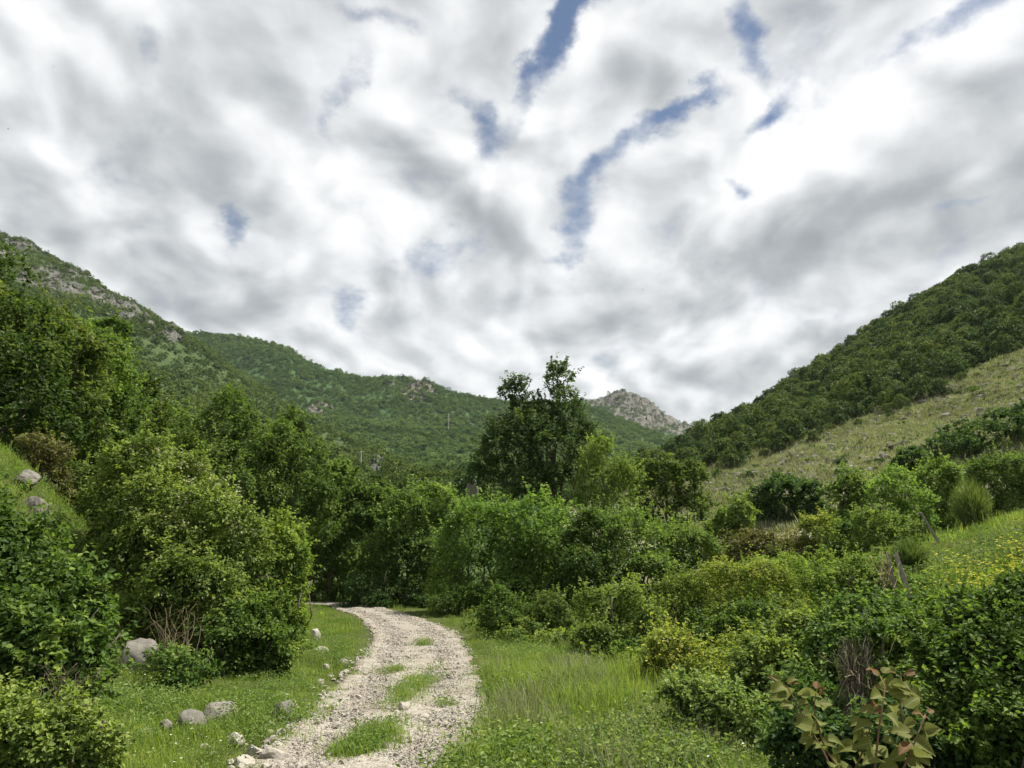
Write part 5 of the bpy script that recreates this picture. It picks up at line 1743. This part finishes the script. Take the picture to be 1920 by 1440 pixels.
rfw = np.random.default_rng(61)
yel = [flower_mesh(rfw, 10, .55, .022, M['yellow'], .12) for _ in range(3)]
wht = [flower_mesh(rfw, 2, .20, .009, M['white'], .2) for _ in range(3)]
stalks = [tuft(rfw, 30,   .62, .35, .009, lean=.25, tint0=.5) for _ in range(3)]
n = 210
px = 1700 + 260 * rfw.random(n) ** .7; d_ = rfw.uniform(11.0, 15.5, n)
x = (px - 960) / FPX * d_
keep = (fbm(x / 1.2, d_ / 1.2, 2, 4) > -.22) & (px > 1740 + (15 - d_) * -20)
x, d_ = x[keep], d_[keep]; n = len(x)
pts = np.stack([x, d_, H(x, d_)], 1)
tag(scatter("yellow_flowers", pts, zrot(rfw, n, .15), uni(rfw, n, .7, 1.3), rfw.integers(0, 3, n), yel), "yellow wildflowers on the right meadow", kind="stuff")
tag(scatter("flower_stalks", pts, zrot(rfw, n, .15), uni(rfw, n, .7, 1.2), rfw.integers(0, 3, n), stalks), "stalks below the yellow wildflowers", kind="stuff")
n2 = 1500
dg = rfw.uniform(14.5, 24, n2); xg = (rfw.uniform(1730, 2000, n2) - 960) / FPX * dg
grey = [broad_tuft(rfw, 60, .3, .07, M['alder'], h=.45, up=.4), broad_tuft(rfw, 50, .3, .06, M['olive'], h=.35, up=.4), tuft(rfw, 26, .4, .4, .012, lean=.5, mat='scrubgrass'), broad_tuft(rfw, 40, .3, .06, M['brownbush'], h=.3, up=.4)]
gk = np.where(dg < 18.5, rfw.integers(0, 2, n2), rfw.integers(1, 4, n2))
gk2 = (dg < 20.5 + 1.5 * fbm(xg, dg, 2, 12))
xg, dg, gk = xg[gk2], dg[gk2], gk[gk2]
tag(scatter("meadow_herbs", np.stack([xg, dg, H(xg, dg)], 1), zrot(rfw, len(xg), .15), uni(rfw, len(xg), .6, 1.2), gk, grey), "grey-green and brownish herbs above the yellow flowers", kind="stuff")
c0 = on_ground(1285, 1310)
n = 8
pts = c0 + np.stack([rfw.normal(size=n) * .28, rfw.normal(size=n) * .3, np.zeros(n)], 1); pts[:, 2] = H(pts[:, 0], pts[:, 1]) + .1
tag(scatter("yellow_blossoms", pts, zrot(rfw, n, .3), uni(rfw, n, .6, 1.), rfw.integers(0, 3, n), yel), "small patch of yellow flowers at the gully edge", kind="stuff")
n = 240
d_ = 4.5 * (18 / 4.5) ** rfw.random(n); x = rfw.uniform(-5, 3.2, n) * np.clip(d_ / 8, .6, 1.6)
keep = np.abs(path_s(x, d_)) > 1.25
x, d_ = x[keep], d_[keep]; n = len(x)
tag(scatter("white_flowers", np.stack([x, d_, H(x, d_)], 1), zrot(rfw, n, .2), uni(rfw, n, .7, 1.3), rfw.integers(0, 3, n), wht), "tiny white flowers in the grass", kind="stuff")

# ------------------------------------------------------------------ birds high in the clouds
def bird(label, px, py, d, span, roll):
    s_ = span / 2
    V = np.array([(-s_, 0, .18 * span), (-s_ * .45, .12 * span, .08 * span), (-s_ * .45, -.06 * span, .08 * span), (0, .30 * span, 0), (0, -.32 * span, 0), (s_ * .45, .12 * span, .08 * span), (s_ * .45, -.06 * span, .08 * span), (s_, 0, .18 * span), (0, 0, -.07 * span), (0, 0, .05 * span)], float)
    F = [(0, 2, 1), (1, 2, 9), (1, 9, 3), (2, 4, 9), (5, 9, 6), (5, 3, 9), (6, 9, 4), (7, 5, 6), (1, 3, 8), (1, 8, 2), (2, 8, 4), (5, 8, 3), (5, 6, 8), (6, 4, 8)]
    o = obj("bird", mesh("bird", V, np.array(F), M['bird'], False), None, P(px, py, d))
    o.rotation_euler = (.2, roll, roll * 2)
    tag(o, label, "bird", "birds in the sky")


bird("upper of two tiny dark birds in the clouds at the far left", 100, 125, 120, .5, .4)
bird("lower of two tiny dark birds in the clouds at the far left", 15, 242, 130, .5, -.3)
bird("tiny bird above the right hill, the higher one", 1237, 515, 150, .45, .2)
bird("tiny bird above the right hill, the lower one", 1205, 543, 150, .45, -.5)
print("LEAVES", STATS[0], "TRIS", sum(len(m.polygons) for m in bpy.data.meshes))

# ------------------------------------------------------------------ the air between here and the mountains
hm = bpy.data.materials.new("thin_haze")
hm.use_nodes = True
hm.node_tree.nodes.clear()
T = NT(hm.node_tree)
vol = T.n('ShaderNodeVolumePrincipled', ins={'Color': (0.78, 0.90, 1.0, 1.0), 'Density': 0.000045, 'Anisotropy': 0.0})
out = T.n('ShaderNodeOutputMaterial')
hm.node_tree.links.new(vol.outputs[0], out.inputs['Volume'])
zmax = max((o.matrix_world @ Vector(c)).z for o in (left_hill['obj'], back_hill['obj'], peak['obj'], right_hill['obj']) for c in o.bound_box)
lo = np.array([-9500.0, -9500.0, -60.0]); hi = np.array([9500.0, 9500.0, zmax + 25.0])
V = np.array([[(lo, hi)[i][0], (lo, hi)[j][1], (lo, hi)[k][2]] for k in (0, 1) for j in (0, 1) for i in (0, 1)])
Q = np.array([(0, 2, 3, 1), (4, 5, 7, 6), (0, 1, 5, 4), (2, 6, 7, 3), (0, 4, 6, 2), (1, 3, 7, 5)])
tag(obj("haze", mesh("haze", V, None, hm, False, quads=Q)), "thin blue haze in the valley air", kind="stuff")
